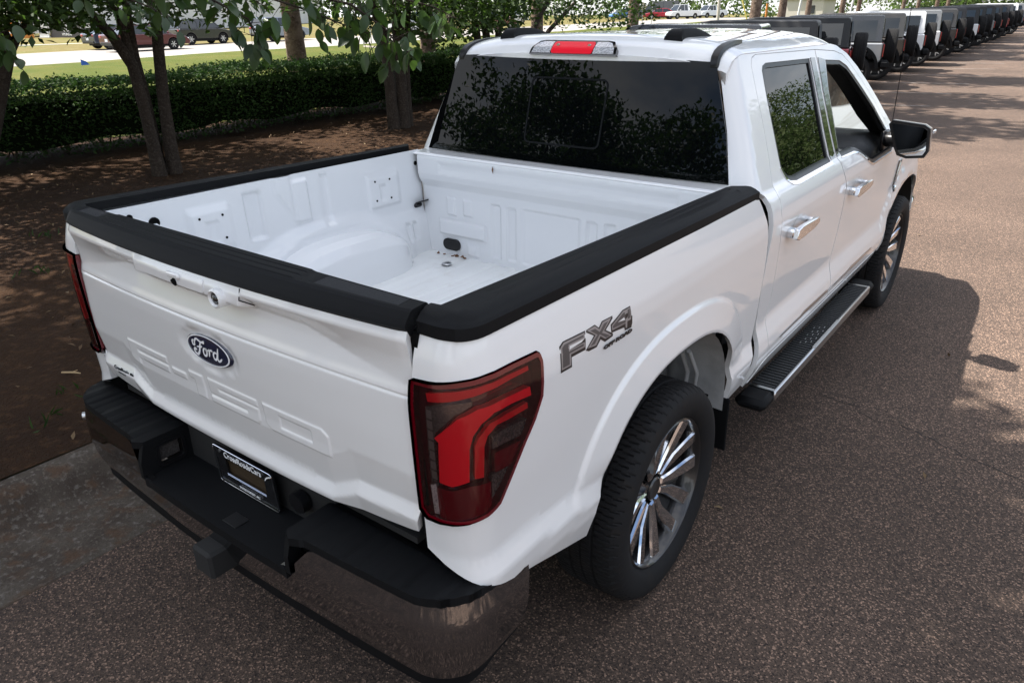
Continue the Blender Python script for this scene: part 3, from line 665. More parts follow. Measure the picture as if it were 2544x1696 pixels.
tag(b.obj('leaf_crumbs', LITT), 'brown leaf crumbs caught at the front edge of the truck box floor', 'debris', kind='stuff')
b = MB(); y4 = fwall(np.array([-.30]), np.array([1.365]))[0][1]-.004
b.add([(-.305, y4, 1.385), (-.298, y4-.003, 1.372), (-.300, y4-.002, 1.348), (-.309, y4-.001, 1.366)], [(0, 1, 2, 3)]); tag(b.obj('fallen_leaf', LITT), 'small brown dead leaf stuck on the white front wall of the truck box', 'leaf')
# ------------------------------------------------------------------ cab
def zroof_edge(y): return 1.888-.060*np.clip((2.10-y)/.19, 0, 1)**2.2-.055*np.clip((y-3.25)/.35, 0, 1)**2
RDOOR = [(2.157, 1.868), (2.205, 1.879), (3.026, 1.868), (3.02, 1.80), (2.985, 1.64), (2.955, 1.47), (2.945, 1.36), (2.95, 1.30), (3.03, 1.20), (3.06, 1.07), (3.06, .92), (3.035, .76), (3.03, .67), (3.0, .60), (2.08, .60), (2.045, .67), (2.043, .775), (2.075, .87), (2.068, .98), (2.045, 1.12), (2.02, 1.20), (2.005, 1.28), (2.03, 1.38), (2.075, 1.506), (2.10, 1.62), (2.115, 1.743), (2.13, 1.84)]
FDOOR = [(3.034, 1.868), (3.362, 1.849), (3.50, 1.826), (3.60, 1.785), (3.80, 1.675), (3.99, 1.55), (4.13, 1.43), (4.21, 1.35), (4.25, 1.26), (4.285, 1.10), (4.31, .95), (4.285, .79), (4.20, .68), (4.10, .60), (3.008, .60), (3.038, .67), (3.043, .76), (3.068, .92), (3.068, 1.07), (3.038, 1.20), (2.958, 1.30), (2.953, 1.36), (2.963, 1.47), (2.993, 1.64), (3.028, 1.80)]
RWIN = [(2.235, 1.815), (2.255, 1.833), (2.30, 1.842), (2.915, 1.833), (2.895, 1.70), (2.855, 1.50), (2.84, 1.362), (2.30, 1.360), (2.235, 1.368), (2.195, 1.395), (2.172, 1.435), (2.19, 1.56), (2.21, 1.70)]
FWIN = [(3.165, 1.815), (3.42, 1.800), (3.54, 1.768), (3.62, 1.725), (3.80, 1.618), (3.965, 1.513), (4.06, 1.43), (4.115, 1.37), (4.10, 1.28), (4.04, 1.252), (3.58, 1.248), (3.51, 1.262), (3.36, 1.325), (3.31, 1.346), (3.25, 1.357), (3.02, 1.360), (3.055, 1.50), (3.10, 1.68)]
def glassedge(z): return np.interp(z, [1.41, 1.60, 1.862], [.815, .765, .672])
for sg, mr in sides():
    W = mr(wrap_cab)
    # frame = whole cab side minus the door openings
    tops = [(y, float(zroof_edge(y))) for y in (1.99, 2.03, 2.08, 2.15, 2.4, 2.8, 3.2, 3.32, 3.42)]
    ge = [(q_cab_rear(float(glassedge(z)), z), z) for z in np.linspace(1.405, 1.862, 10)]
    qa = cab_yr(1.84)+CR
    o = [(1.90, .50), (4.10, .50), (4.22, .60), (4.30, .70), (4.318, .80), (4.345, .95), (4.32, 1.10), (4.29, 1.26), (4.33, 1.33), (4.24, 1.43), (4.09, 1.55), (3.95, 1.645), (3.77, 1.75), (3.60, 1.828)]
    o += tops[::-1]+[(1.95, 1.8655), ge[-1]]+ge[::-1][1:]+[(1.86-.06, 1.40), (1.86, 1.395), (1.905, 1.36), (1.905, 1.0), (1.93, .72)]
    RD, FD = shrink(RDOOR, -.002), shrink(FDOOR, -.002)
    # both openings share the B pillar; cut one common hole
    hole = [p for p in RD[:3]]+[p for p in FD[:14]]+[p for p in RD[14:]]
    panel('cab_frame', o, W, WHITE, truck, h=.03, sgn=sg, rim=.02, holes=[hole])
    Wi = mr(lambda q, z: wrap_cab(q, z, -.030))
    bp_ = [(2.90, 1.86), (3.10, 1.86), (3.08, 1.6), (3.06, .55), (2.92, .55), (2.90, 1.5)]
    panel('b_pillar', bp_, Wi, BLKS, truck, h=.06, sgn=sg, rim=0)
    for nm, D, Wn in (('rear_door', RDOOR, RWIN), ('front_door', FDOOR, FWIN)):
        d = panel(nm, shrink(D, .0015), W, WHITE, truck, h=.026, sgn=sg, rim=.02, holes=[Wn], lines=[[(2.1, 1.252), (2.95, 1.252)]] if nm == 'rear_door' else [[(3.10, 1.252), (4.2, 1.252)]])
        # black gasket and chrome belt strip
        V, F, Nn = panel_data(shrink(Wn, -.001), mr(lambda q, z: wrap_cab(q, z, -.004)), h=.03, holes=[shrink(Wn, .020)], sgn=sg, rim=.012)
        obj('window_seal', V, F, BLKS, d, normals=Nn)
        if nm == 'rear_door':
            panel('window_pane', shrink(Wn, .015), mr(lambda q, z: wrap_cab(q, z, -.011)), GLASS_D, d, h=.05, sgn=sg, rim=0)
            belt = [(2.172, 1.435), (2.195, 1.395), (2.235, 1.368), (2.30, 1.360), (2.842, 1.362)]
        else:
            belt = [(3.02, 1.360), (3.25, 1.357), (3.31, 1.346), (3.36, 1.325), (3.51, 1.262), (3.58, 1.248), (4.04, 1.252)]
            if sg < 0: panel('window_pane', shrink(Wn, .015), mr(lambda q, z: wrap_cab(q, z, -.011)), GLASS_D, d, h=.05, sgn=sg, rim=0)
        if nm == 'rear_door' or True:
            w_ = .013 if nm == 'rear_door' else .010
            strip = belt+[(q, z-w_) if i else (q-.01, z-w_*.3) for i, (q, z) in list(enumerate(belt))[::-1]]
            panel('belt_moulding', strip, mr(lambda q, z: wrap_cab(q, z, .004)), CHROME, d, h=.02, sgn=sg, rim=.006, eps=.008)
        # gloss black pillar trim
        if nm == 'rear_door': tr = [(2.925, 1.836), (2.995, 1.833), (2.975, 1.70), (2.945, 1.50), (2.935, 1.366), (2.855, 1.366), (2.868, 1.50), (2.905, 1.70)]
        else: tr = [(3.045, 1.832), (3.150, 1.818), (3.087, 1.68), (3.042, 1.50), (3.010, 1.366), (2.968, 1.366), (2.975, 1.50), (3.005, 1.68)]
        panel('pillar_trim', tr, mr(lambda q, z: wrap_cab(q, z, .003)), BLKG, d, h=.03, sgn=sg, rim=.006)
        # handle: chrome bar on a painted cup
        y0 = 2.10 if nm == 'rear_door' else 3.105
        xh = float(cab_x(y0+.15, 1.165))
        b = MB(); pts = [(0, 1.150), (.012, 1.190), (.06, 1.196), (.30, 1.188), (.318, 1.176), (.315, 1.158), (.25, 1.146), (.10, 1.140), (.03, 1.140)]
        b.prism(pts, lambda u, v, w: (sg*(xh+w), y0+u, v), .030, .052)
        b.box((sg*(xh+.012), y0+.035, 1.168), (.05, .06, .040), ch=.008); b.box((sg*(xh+.012), y0+.297, 1.170), (.05, .03, .026), ch=.008)
        o_ = b.obj('door_handle', CHROME, d, smooth=40)
        mdf = o_.modifiers.new('bevel', 'BEVEL'); mdf.width = .004; mdf.segments = 2; mdf.limit_method = 'ANGLE'
        cup = [(y0+.17+.095*math.cos(a), 1.180+.042*math.sin(a)) for a in np.linspace(0, 2*math.pi, 24, endpoint=False)]
        panel('handle_cup', cup, mr(lambda q, z, y0=y0: wrap_cab(q, z, .0015)-np.stack([.014*sst(1.0, .35, np.hypot((q-y0-.17)/.095, (z-1.18)/.042)), 0*q, 0*q], -1)), WHITE, d, h=.012, sgn=sg, rim=0)
        # lower bright insert in the door
        yy = (2.20, 2.98) if nm == 'rear_door' else (3.08, 3.95)
        panel('door_insert', [(yy[0], .648), (yy[1], .648), (yy[1]-.02, .664), (yy[0]+.35, .668), (yy[0]+.33, .660), (yy[0], .655)], mr(lambda q, z: wrap_cab(q, z, .002)), ALU, d, h=.03, sgn=sg, rim=0)
    trim = [(2.06, .62), (4.18, .62), (4.27, 1.0), (4.28, 1.25), (4.12, 1.44), (3.93, 1.60), (3.60, 1.80), (3.40, 1.86), (2.12, 1.86), (2.10, 1.45), (2.02, 1.2)]
    panel('door_trim', trim, mr(lambda q, z: wrap_cab(q, z, -.045)), SEAT, truck, h=.08, sgn=-sg, rim=0, holes=[shrink(RWIN, .004), shrink(FWIN, .004)])
    # rocker under the doors
    panel('rocker_panel', [(1.95, .50), (4.12, .50), (4.08, .596), (2.085, .596), (2.02, .58)], mr(lambda q, z: wrap_cab(q, z, .002)), WHITE, truck, h=.04, sgn=sg, rim=.01)
    # ---- fender
    af = arch_pts(ARCH_F, .55)
    fo = [(4.325, 1.11), (4.348, .95), (4.322, .80), (4.305, .70)]
    fo = [(4.296, 1.235), (4.325, 1.11), (4.350, .95), (4.322, .80), (4.305, .705), (4.285, .55)]+af[::-1]+[(5.40, .55), (5.52, .70), (5.55, .90), (5.50, 1.08), (5.2, 1.16), (4.9, 1.20), (4.6, 1.225)]
    panel('front_fender', fo, W, WHITE, truck, h=.035, sgn=sg, rim=.02)
    vb = MB(); xv = float(cab_x(4.4, 1.05))
    vent = [(4.365, 1.145), (4.43, 1.150), (4.405, 1.05), (4.365, .945), (4.350, .945), (4.360, 1.05)]
    v_ = panel('fender_vent', vent, mr(lambda q, z: wrap_cab(q, z, .006)), BLKG, truck, h=.02, sgn=sg, rim=.008)
    panel('vent_trim', [(4.415, 1.150), (4.436, 1.150), (4.413, 1.05), (4.369, .942), (4.352, .942), (4.395, 1.05)], mr(lambda q, z: wrap_cab(q, z, .010)), CHROME, v_, h=.02, sgn=sg, rim=.008)
    # ---- mirror
    mr_ = empty('mirror_anchor') if False else None
    X = lambda x: sg*x
    b = MB(); fr = [(.985, 1.455), (1.165, 1.445), (1.200, 1.425), (1.214, 1.30), (1.196, 1.262), (1.10, 1.246), (1.045, 1.258), (1.020, 1.30), (.968, 1.43)]
    b.prism(fr, lambda u, v, w: (X(u), w-.22*(u-1.09), v), 3.842, 3.875)
    rings = [(3.875, 1.0), (3.92, .97), (3.97, .84), (3.995, .55)]
    cxm, czm = 1.095, 1.352; n = len(fr)
    mm = b.obj('door_mirror', BLKS, truck, smooth=45)
    b = MB(); V = []; F = []
    for (yy, k) in rings: V += [(X(cxm+(u-cxm)*k), yy-.22*(u-1.09)*k, czm+(v-czm)*k) for u, v in fr]
    for j in range(len(rings)-1):
        for i in range(n): F.append((j*n+i, j*n+(i+1) % n, (j+1)*n+(i+1) % n, (j+1)*n+i))
    F.append(tuple((len(rings)-1)*n+i for i in range(n))); b.add(V, F); b.obj('mirror_cap', WHITE, mm, smooth=50)
    gl = shrink(fr, .016); b = MB(); b.prism(gl, lambda u, v, w: (X(u), w-.22*(u-1.09), v), 3.8385, 3.8415); b.obj('mirror_pane', MIRR, mm)
    b = MB(); b.box((X(1.004), 3.90, 1.335), (.12, .07, .075), ch=.02); b.box((X(.945), 3.95, 1.325), (.03, .14, .12), ch=.012); b.obj('mirror_arm', BLKS, mm, smooth=45)
    b = MB(); b.box((X(1.208), 3.92, 1.40), (.012, .05, .02), ch=.004); b.obj('turn_signal', CLRL, mm)
    # ---- running board
    b = MB(); b.box((X(.985), 2.915, .425), (.125, 1.74, .045), ch=.012); sb = b.obj('running_board', BLKS, truck, smooth=40)
    b = MB(); b.box((X(1.048), 2.915, .428), (.016, 1.76, .052), ch=.006); b.box((X(.985), 2.05, .4495), (.118, .022, .004)); b.box((X(.985), 3.782, .4495), (.118, .022, .004)); b.obj('board_trim', ALU, sb, smooth=40)
    for yc in (1.975, 3.86):
        b = MB(); b.box((X(.982), yc, .420), (.142, .15, .06), ch=.022); b.obj('board_end_cap', BLKP, sb, smooth=40)
    TRD = MT.get('board_tread') or mat('board_tread', (.014, .016, .018), .55, bump=(260, 1, .004))
    b = MB()
    for k in range(56):
        yk = 2.08+k*(1.68/55); b.box((X(.982), yk, .4500), (.106, .018, .005), ch=.0015)
    b.obj('board_tread', TRD, sb)
    b = MB()
    for i in range(5):
        for j in range(3):
            b = MB(); b.box((X(.972+.022*j+.008*(i % 2)), 2.66+.06*i+.02*j, .4545), (.003, .022, .0015)); b.obj('board_stud', ALU, sb)
    b = MB(); b.box((X(1.050), 2.86, .455), (.020, .46, .006), ch=.002); b.obj('board_badge', ALU, sb)
    # ---- liners and mud flap
    for A, x0, nm in ((ARCH_R, .69, 'rear_wheel_liner'), (ARCH_F, .55, 'front_wheel_liner')):
        V = []; F = []; prof = arch_pts(A, .50, 24, 1.0); prof[-1] = (prof[-1][0], .60)
        xs = [x0, .74, .80, .88, .955]
        for j, xx in enumerate(xs):
            k = [1.0, 1.0, 1.0, .995, .985][j]
            V += [(X(xx), A[0]+(p[0]-A[0])*k, A[1]+(p[1]-A[1])*k+.0) for p in prof]
        n2 = len(prof)
        for j in range(len(xs)-1):
            for i in range(n2-1): F.append((j*n2+i, j*n2+i+1, (j+1)*n2+i+1, (j+1)*n2+i))
        F.append(tuple(range(n2)))
        obj(nm, V, F, PRIM if nm[0] == 'r' else CHAS, truck, smooth=True)
    b = MB(); b.tube([(X(.80), 1.52, 1.0-.22), (X(.80), 1.60, .66), (X(.78), 1.625, .52)], .012, 6); b.tube([(X(.84), 1.50, .80), (X(.84), 1.605, .66), (X(.82), 1.628, .50)], .010, 6); b.obj('liner_rib', PRIM, truck, smooth=60)
    b = MB(); b.box((X(.86), 1.655, .43), (.24, .012, .26), ch=.004, rot=(.05, 0, 0)); b.obj('mud_flap', BLKP, truck)
# ---- roof
def roof(u, v):
    x = u*.712
    yf = 3.52+.10*(1-u*u); y = 1.912+v*(yf-1.912)
    y = y-.018*(1-u*u)*sst(.1, 0, v)
    e = 1.962-.030*u*u-.044*np.abs(u)**9
    rear = np.clip((2.085-y)/.175, 0, 1); z = e-.078*(1-np.sqrt(np.maximum(1-rear**2, 0)))
    fr = np.clip((y-(yf-.34))/.34, 0, 1); z = z-.060*fr**2.2
    rib = 0
    for c2 in (-.62, -.31, 0, .31, .62): rib = rib+np.exp(-((u-c2)/.05)**2)
    z = z-.003*rib*sst(2.25, 2.35, y)*sst(3.3, 3.1, y)
    return np.stack([x, y, z], -1)
panel('roof', [(-1, 0), (1, 0), (1, 1), (-1, 1)], roof, WHITE, truck, h=.028, rim=.02, drop=(0, .004, -.055), eps=.006, fine=[(-1, 1, 0, .115, .010)])
for sg in (-1, 1):   # black ditch mouldings at the rear corners
    V = []; F = []; path = [(.660, 1.908, 1.842), (.659, 1.908, 1.858), (.657, 1.920, 1.880), (.655, 1.945, 1.899), (.652, 1.985, 1.913), (.649, 2.04, 1.923), (.645, 2.10, 1.929), (.640, 2.17, 1.932), (.637, 2.24, 1.930)]
    wd_ = [.018, .019, .020, .020, .019, .018, .016, .011, .002]
    nr = [(-1, 0), (-1, .1), (-.8, .5), (-.55, .85), (-.35, .95), (-.2, 1), (-.1, 1), (0, 1), (0, 1)]
    for (x, y, z), w, (ny, nz_) in zip(path, wd_, nr):
        for k, h_ in ((-1, -.006), (-.75, .006), (.75, .006), (1, -.010)): V.append((sg*(x+k*w), y+ny*h_, z+nz_*h_))
    for i in range(len(path)-1):
        for k in range(3): q = (i*4+k, i*4+k+1, i*4+5+k, i*4+4+k); F.append(q if sg > 0 else q[::-1])
    F.append((3, 2, 1, 0) if sg > 0 else (0, 1, 2, 3)); auto_smooth(obj('roof_ditch_moulding', V, F, BLKS, truck), 50)
    x0 = sg*.435; y0p = 1.985
    rows = [(0, 0, .045), (.004, .024, .044), (.018, .037, .040), (.045, .040, .037), (.17, .036, .034), (.25, .024, .036), (.33, .003, .040)]
    V = []; F = []; n = 6
    for (dy, h_, w) in rows:
        zb = float(roof(np.array([x0/.712]), np.array([(y0p+dy-1.912)/(3.56-1.912)]))[0][2])-.004
        for k, f_ in ((-1, 0), (-.90, .75), (-.70, 1), (.70, 1), (.90, .75), (1, 0)): V.append((x0+k*w, y0p+dy, zb+h_*f_))
    for i in range(len(rows)-1):
        for k in range(n-1): F.append((i*n+k, i*n+k+1, (i+1)*n+k+1, (i+1)*n+k))
    F.append(tuple(range(n))[::-1])
    auto_smooth(obj('roof_antenna_pod', V, F, BLKP, truck), 42)
# ---- third brake light
def rear_top(x, z):      # skin between glass and roof
    u = x/.712; t = np.clip((z-1.862)/.07, 0, 1); y = 1.908-.018*(1-u*u)-.004+.055*(t**2.0)
    return np.stack([x, y, z], -1)
hm = [(-.228, 1.877), (.228, 1.877), (.222, 1.908), (.195, 1.931), (.165, 1.935), (-.165, 1.935), (-.195, 1.931), (-.222, 1.908)]
ch = panel('third_brake_light', hm, lambda x, z: rear_top(x, z)+np.array([0, -.012, 0]), BLKG, truck, h=.02, rim=.05)
panel('red_lens', rrect(-.108, .108, 1.883, 1.930, .012), lambda x, z: rear_top(x, z)+np.array([0, -.016, 0]), REDB, ch, h=.02, rim=.004)
for s in (-1, 1):
    pl = [(s*.112, 1.884), (s*.214, 1.884), (s*.208, 1.908), (s*.188, 1.926), (s*.165, 1.930), (s*.112, 1.930)]
    panel('clear_lens', pl if s > 0 else pl[::-1], lambda x, z: rear_top(x, z)+np.array([0, -.0155, 0]), CLRL, ch, h=.02, rim=.004)
    b = MB(); p = rear_top(np.array([s*.082]), np.array([1.915]))[0]; b.cyl((p[0], p[1]-.01, p[2]), (p[0], p[1]-.0185, p[2]), .0075, 12); b.obj('lens_screw', ALU, ch, smooth=40)
# ---- rear glass with slider
def rglass(x, z):
    return np.stack([x, cab_yr(z)-.006-.016*(1-(x/.8)**2), z], -1)
go = [(-.812, 1.412), (.812, 1.412), (.80, 1.46), (.765, 1.60), (.69, 1.80), (.668, 1.862), (.3, 1.876), (-.3, 1.876), (-.668, 1.862), (-.69, 1.80), (-.765, 1.60), (-.80, 1.46)]
rg = panel('rear_window', go, rglass, GLASS_D, truck, h=.06, rim=.008)
so_ = rrect(-.205, .205, 1.492, 1.782, .03, 5)
V, F, Nn = panel_data(so_, lambda x, z: rglass(x, z)+np.array([0, -.0022, 0]), h=.04, holes=[shrink(so_, .008)], rim=.002)
obj('slider_frame', V, F, mat('slider_seal', (.010, .011, .012), .9, spec=.1), rg, normals=Nn)
b = MB(); b.box((0, 1.92, 1.60), (1.30, .03, .40)); b.obj('cabin_rear_screen', SEAT, truck)
panel('cab_back_panel', [(-.83, .7), (.83, .7), (.83, 1.411), (-.83, 1.411)], lambda x, z: np.stack([x, 1.800+0*x, z], -1), WHITE, truck, h=.2, rim=0)
# ---- windscreen, hood, nose
for s_g in (-1, 1):
    b = MB(); b.box((s_g*.8085, .012, 1.12), (.024, .030, .55)); b.obj('tailgate_gap_shade', GAPM, truck)  # black filler added behind each tailgate gap so it reads as shaded
WSG = mat('windscreen', (.10, .11, .11), .0, trans=1.0, ior=1.05)
ap_ = [(3.42, 1.876), (3.60, 1.828), (3.77, 1.75), (3.95, 1.645), (4.09, 1.55), (4.24, 1.43), (4.34, 1.325), (4.40, 1.22)]
V = []; nn_ = 13
for (y, z) in ap_:
    xe = float(cab_x(y, z))-.012
    for i in range(nn_):
        u = -1+2*i/(nn_-1); V.append((u*xe, y+.20*(1-u*u)-.0, z+.03*(1-u*u)))
F = [(j*nn_+i, j*nn_+i+1, (j+1)*nn_+i+1, (j+1)*nn_+i) for j in range(len(ap_)-1) for i in range(nn_-1)]
obj('windscreen', V, F, WSG, truck, smooth=True)
for sg in (-1, 1):     # wide dark inner trim of the screen pillars
    V = []
    for (y, z) in ap_:
        xe = float(cab_x(y, z))-.03
        for k, (dx, dy) in enumerate(((0, -.005), (.07, .02), (.16, .05))): V.append((sg*(xe-dx), y+dy-.015, z-.012))
    F = [(j*3+i, j*3+i+1, (j+1)*3+i+1, (j+1)*3+i) for j in range(len(ap_)-1) for i in range(2)]
    obj('screen_pillar_trim', V, F, SEAT, truck, smooth=True)
def hood(x, y):
    u = x/.93; return np.stack([x, y, 1.255-.03*np.clip((y-4.4)/1.2, 0, 1)-.055*np.abs(u)**3-.10*np.clip((y-5.3)/.38, 0, 1)**2+.018*sst(.55, .45, np.abs(u))], -1)
panel('hood', [(-.925, 4.33), (-.4, 4.52), (.4, 4.52), (.925, 4.33), (.945, 4.7), (.92, 5.2), (.86, 5.55), (-.86, 5.55), (-.92, 5.2), (-.945, 4.7)], hood, WHITE, truck, h=.06, rim=.02)
b = MB(); b.box((0, 5.60, .92), (1.40, .12, .34), ch=.03); b.obj('grille', BLKG, truck, smooth=40)
for k in range(4):
    b = MB(); b.box((0, 5.665, .80+.08*k), (1.30, .03, .028), ch=.008); b.obj('grille_bar', CHROME, truck, smooth=40)
b = MB(); b.box((0, 5.62, .58), (1.86, .26, .28), ch=.06); b.obj('front_bumper', CHROME, truck, smooth=50)
for s in (-1, 1):
    b = MB(); b.box((s*.80, 5.53, .93), (.22, .16, .30), ch=.04); b.obj('headlight', CLRL, truck, smooth=50)
# ---- cabin
b = MB(); b.box((0, 2.9, .66), (1.80, 2.1, .10)); b.box((0, 1.86, 1.05), (1.70, .06, .7)); b.obj('cabin_floor', SEAT, truck)
panel('headliner', [(-.66, 2.0), (.66, 2.0), (.66, 3.45), (-.66, 3.45)], lambda x, y: np.stack([x, y, 1.87+0*x-.06*(x/.7)**2], -1), SEAT, truck, h=.2, sgn=-1, rim=0)
for y0 in (2.2, 3.1):
    for s in (-1, 1):
        b = MB(); b.box((s*.40, y0+.30, .93), (.56, .54, .22), ch=.07); seat = b.obj('seat', SEAT, truck, smooth=50)
        b = MB(); b.box((s*.40, y0, 1.22), (.54, .18, .66), ch=.07, rot=(.2, 0, 0)); b.obj('seat_back', SEAT, seat, smooth=50)
        b = MB(); b.box((s*.40, y0-.08, 1.66), (.28, .12, .20), ch=.05); b.obj('headrest', SEAT, seat, smooth=50)
b = MB(); b.box((0, 4.05, 1.16), (1.74, .42, .34), ch=.07); b.box((0, 4.32, 1.16), (1.74, .40, .30), ch=.05); dsh = b.obj('dashboard', DASH, truck, smooth=50)
b = MB(); b.box((.70, 3.87, 1.17), (.22, .05, .17), ch=.02); b.obj('air_vent', BLKS, dsh, smooth=50)
b = MB(); b.tube([(.60, 3.845, 1.255), (.78, 3.845, 1.255), (.81, 3.85, 1.23), (.81, 3.85, 1.13), (.76, 3.85, 1.08)], .014, 8); b.obj('vent_trim', ALU, dsh, smooth=60)
b = MB(); b.tube([(-.40+.19*math.cos(a), 3.72+.06*math.sin(a), 1.22+.18*math.sin(a)) for a in np.linspace(0, 2*math.pi, 25)], .016, 8); b.obj('steering_wheel', BLKS, truck, smooth=60)
b = MB(); b.box((0, 3.62, 1.76), (.24, .03, .07), ch=.015); b.obj('rear_view_mirror', BLKS, truck, smooth=50)
b = MB(); b.tube([(.845, 4.62, 1.22), (.850, 4.60, 1.30)], [.010, .006], 8); b.tube([(.850, 4.60, 1.29), (.862, 4.50, 1.65), (.880, 4.30, 2.28)], [.0032, .0028, .002], 6); b.obj('radio_antenna', BLKS, truck)
# ---- chassis
b = MB()
for s in (-1, 1): b.box((s*.45, 2.8, .58), (.10, 5.4, .16))
b.box((0, 3.1, .62), (1.6, 2.6, .06)); b.box((0, 1.08, .40), (1.5, .12, .12)); b.box((0, 4.77, .40), (1.5, .12, .12)); b.box((0, .95, .80), (1.08, 1.8, .05)); b.box((0, 5.0, .75), (1.1, 1.0, .5))
b.box((0, .22, .52), (1.5, .3, .12)); b.obj('chassis', CHAS, truck)
# ------------------------------------------------------------------ rear bumper
PY = -.150
def bump_plan(q, z, off=0.0):      # q = -x .. wraps round the corner; q is arc length from x=0
    r = .17; xs = .985; flat = xs-r; a = np.clip((q-flat)/r, 0, math.pi/2); ext = np.maximum(q-flat-r*math.pi/2, 0)
    bow = .03*np.clip(q/flat, 0, 1)**2
    pz = np.interp(z, [.44, .50, .58, .66, .73], [-.035, -.012, 0, -.002, -.016])+off
    x = np.minimum(q, flat)+r*np.sin(a)+pz*np.sin(a); y = PY+bow+r*(1-np.cos(a))+ext-pz*np.cos(a)
    return np.stack([x, y, z+0*q], -1)
CHRB = mat('bumper_chrome', (.34, .34, .35), .05, metal=1)
bumper = None
for sg, mr in sides():
    o = [(.0, .44), (1.0, .45), (1.22, .50), (1.24, .715), (1.0, .728), (.60, .728), (.52, .722), (.47, .700), (.43, .655), (.40, .622), (.35, .606), (0, .600)]
    fb = (lambda f: f) if sg > 0 else mirror
    pb = panel('rear_bumper' if sg > 0 else 'bumper_face', o, fb(bump_plan), CHRB, truck, h=.03, sgn=sg, rim=.02)
    if sg > 0: bumper = pb
    else: pb.parent = bumper
    vl = [(.0, .395), (1.0, .405), (1.215, .455), (1.215, .497), (1.0, .449), (.0, .439)]
    panel('lower_valance', vl, fb(lambda q, z: bump_plan(q, z, -.004)), BLKP, bumper, h=.04, sgn=sg, rim=.02)
    # step pad
    def edge(q, k=.0): p = bump_plan(np.array([q]), np.array([.727]), .004)[0]; return (float(p[0]), float(p[1]))
    ou = [edge(q) for q in np.linspace(.50, 1.24, 20)]
    poly = [(.385, .055), (.385, -.128), (.42, -.150), (.46, ou[0][1]-.002)]+ou+[(.93, .12), (.86, .05), (.80, .045)]
    def pz(x, y):
        t = np.abs(((x/.052) % 1)-.5)*2
        z = .7365+.0*x-.0035*sst(.25, .05, t)*(x > .42)*(y < .03)-.012*sst(.02, .05, y)
        return np.stack([x, y, z], -1)
    panel('step_pad', poly, mr(pz), BLKP, bumper, h=.016, sgn=sg, rim=.03, drop=(0, 0, -.026), eps=.003)
    # inner wall of the step with its pocket
    wallp = [(-.150, .600), (-.150, .66), (-.132, .722), (.055, .722), (.055, .600)]
    po = rrect(-.085, .005, .625, .700, .014, 3)
    V, F, Nn = panel_data(wallp, lambda y, z, sg=sg: np.stack([sg*(.383-.02*(z-.72)), y, z], -1), h=.03, holes=[po], sgn=-sg, rim=.02)
    obj('step_wall', V, F, BLKP, bumper, normals=Nn)
    V, F, Nn = panel_data(shrink(po, -.008), lambda y, z, sg=sg: np.stack([sg*.381+0*y, y, z], -1), h=.03, holes=[shrink(po, .003)], sgn=-sg, rim=.006)
    obj('pocket_bezel', V, F, BLKS, bumper, normals=Nn)
    b = MB(); b.box((sg*.45, -.04, .66), (.06, .09, .075)); b.obj('license_lamp', SMOK, bumper)
b = MB(); ctr = [(-.383, .06), (-.383, -.150)]+[(x, PY+.03*(abs(x)/.815)**2-.004) for x in np.linspace(-.36, .36, 9)]+[(.383, -.150), (.383, .06)]
b.prism(ctr, lambda u, v, w: (u, v, w), .575, .606); b.obj('centre_step', BLKP, bumper)
b = MB(); b.box((0, .045, .69), (.80, .02, .20)); b.box((0, .05, .775), (1.5, .06, .02)); b.obj('bumper_back_wall', CHAS, bumper)
b = MB(); b.box((.07, -.10, .607), (.07, .05, .004), ch=.001); b.obj('step_socket', BLKS, bumper)
b = MB(); b.box((0, -.10, .47), (.10, .20, .10), ch=.01); b.obj('tow_hitch', CHAS, bumper)
# plate frame
pf = rrect(-.158, .158, .612, .758, .012, 3); py = -.002
FRM = mat('plate_frame_black', (.010, .010, .011), .25, coat=.5)
win = [(-.105, .650), (.105, .650), (.105, .718), (-.105, .718)]
V, F, Nn = panel_data(pf, lambda x, z: np.stack([x, py-(z-.69)*.06+0*x, z], -1), h=.04, holes=[win], rim=.006)
plate = obj('plate_holder', V, F, FRM, bumper, normals=Nn)
obj('plate_backing', [(-.13, py+.012, .63), (.13, py+.012, .63), (.13, py+.010, .74), (-.13, py+.010, .74)], [(0, 1, 2, 3)], mat('plate_back', (.05, .035, .02), .4), plate)
obj('plate_strip', [(-.105, py-.001, .652), (.105, py-.001, .652), (.105, py-.001, .661), (-.105, py-.001, .661)], [(0, 1, 2, 3)], mat('plate_strip_pale', (.55, .62, .80), .3), plate)
b = MB(); pfo = pf+[pf[0]]; b.tube([(x, py-.0035-(z-.69)*.06, z) for x, z in pfo], .0016, 6); b.obj('plate_rim', CHROME, plate)
text('plate_lettering', 'CrossRoadsCars', .030, WLET, plate, (.002, py-.0065, .737), (math.radians(90), 0, 0), sx=.98, bold=.0002)
text('plate_lettering', 'WAKE FOREST, NC', .013, WLET, plate, (.01, py-.0005, .628), (math.radians(90), 0, 0), sx=1.0, bold=.0001)
b = MB(); ribbon(b, [(.118, .722), (.128, .735), (.145, .744), (.152, .746)], .0022, py-.0058, 0, 0, 1); b.obj('plate_swoosh', WLET, plate)
b = MB(); b.cyl((-.125, py+.002, .74), (-.125, py-.006, .74), .006, 10); b.obj('plate_screw', ALU, plate, smooth=40)
b = MB(); b.cyl((.255, .03, .69), (.255, .0, .688), .035, 20); b.obj('trailer_socket', BLKS, bumper, smooth=40)
b = MB(); b.cyl((-.935, -.055, .628), (-.955, -.085, .628), .016, 14); b.obj('parking_sensor', ALU, bumper, smooth=40)
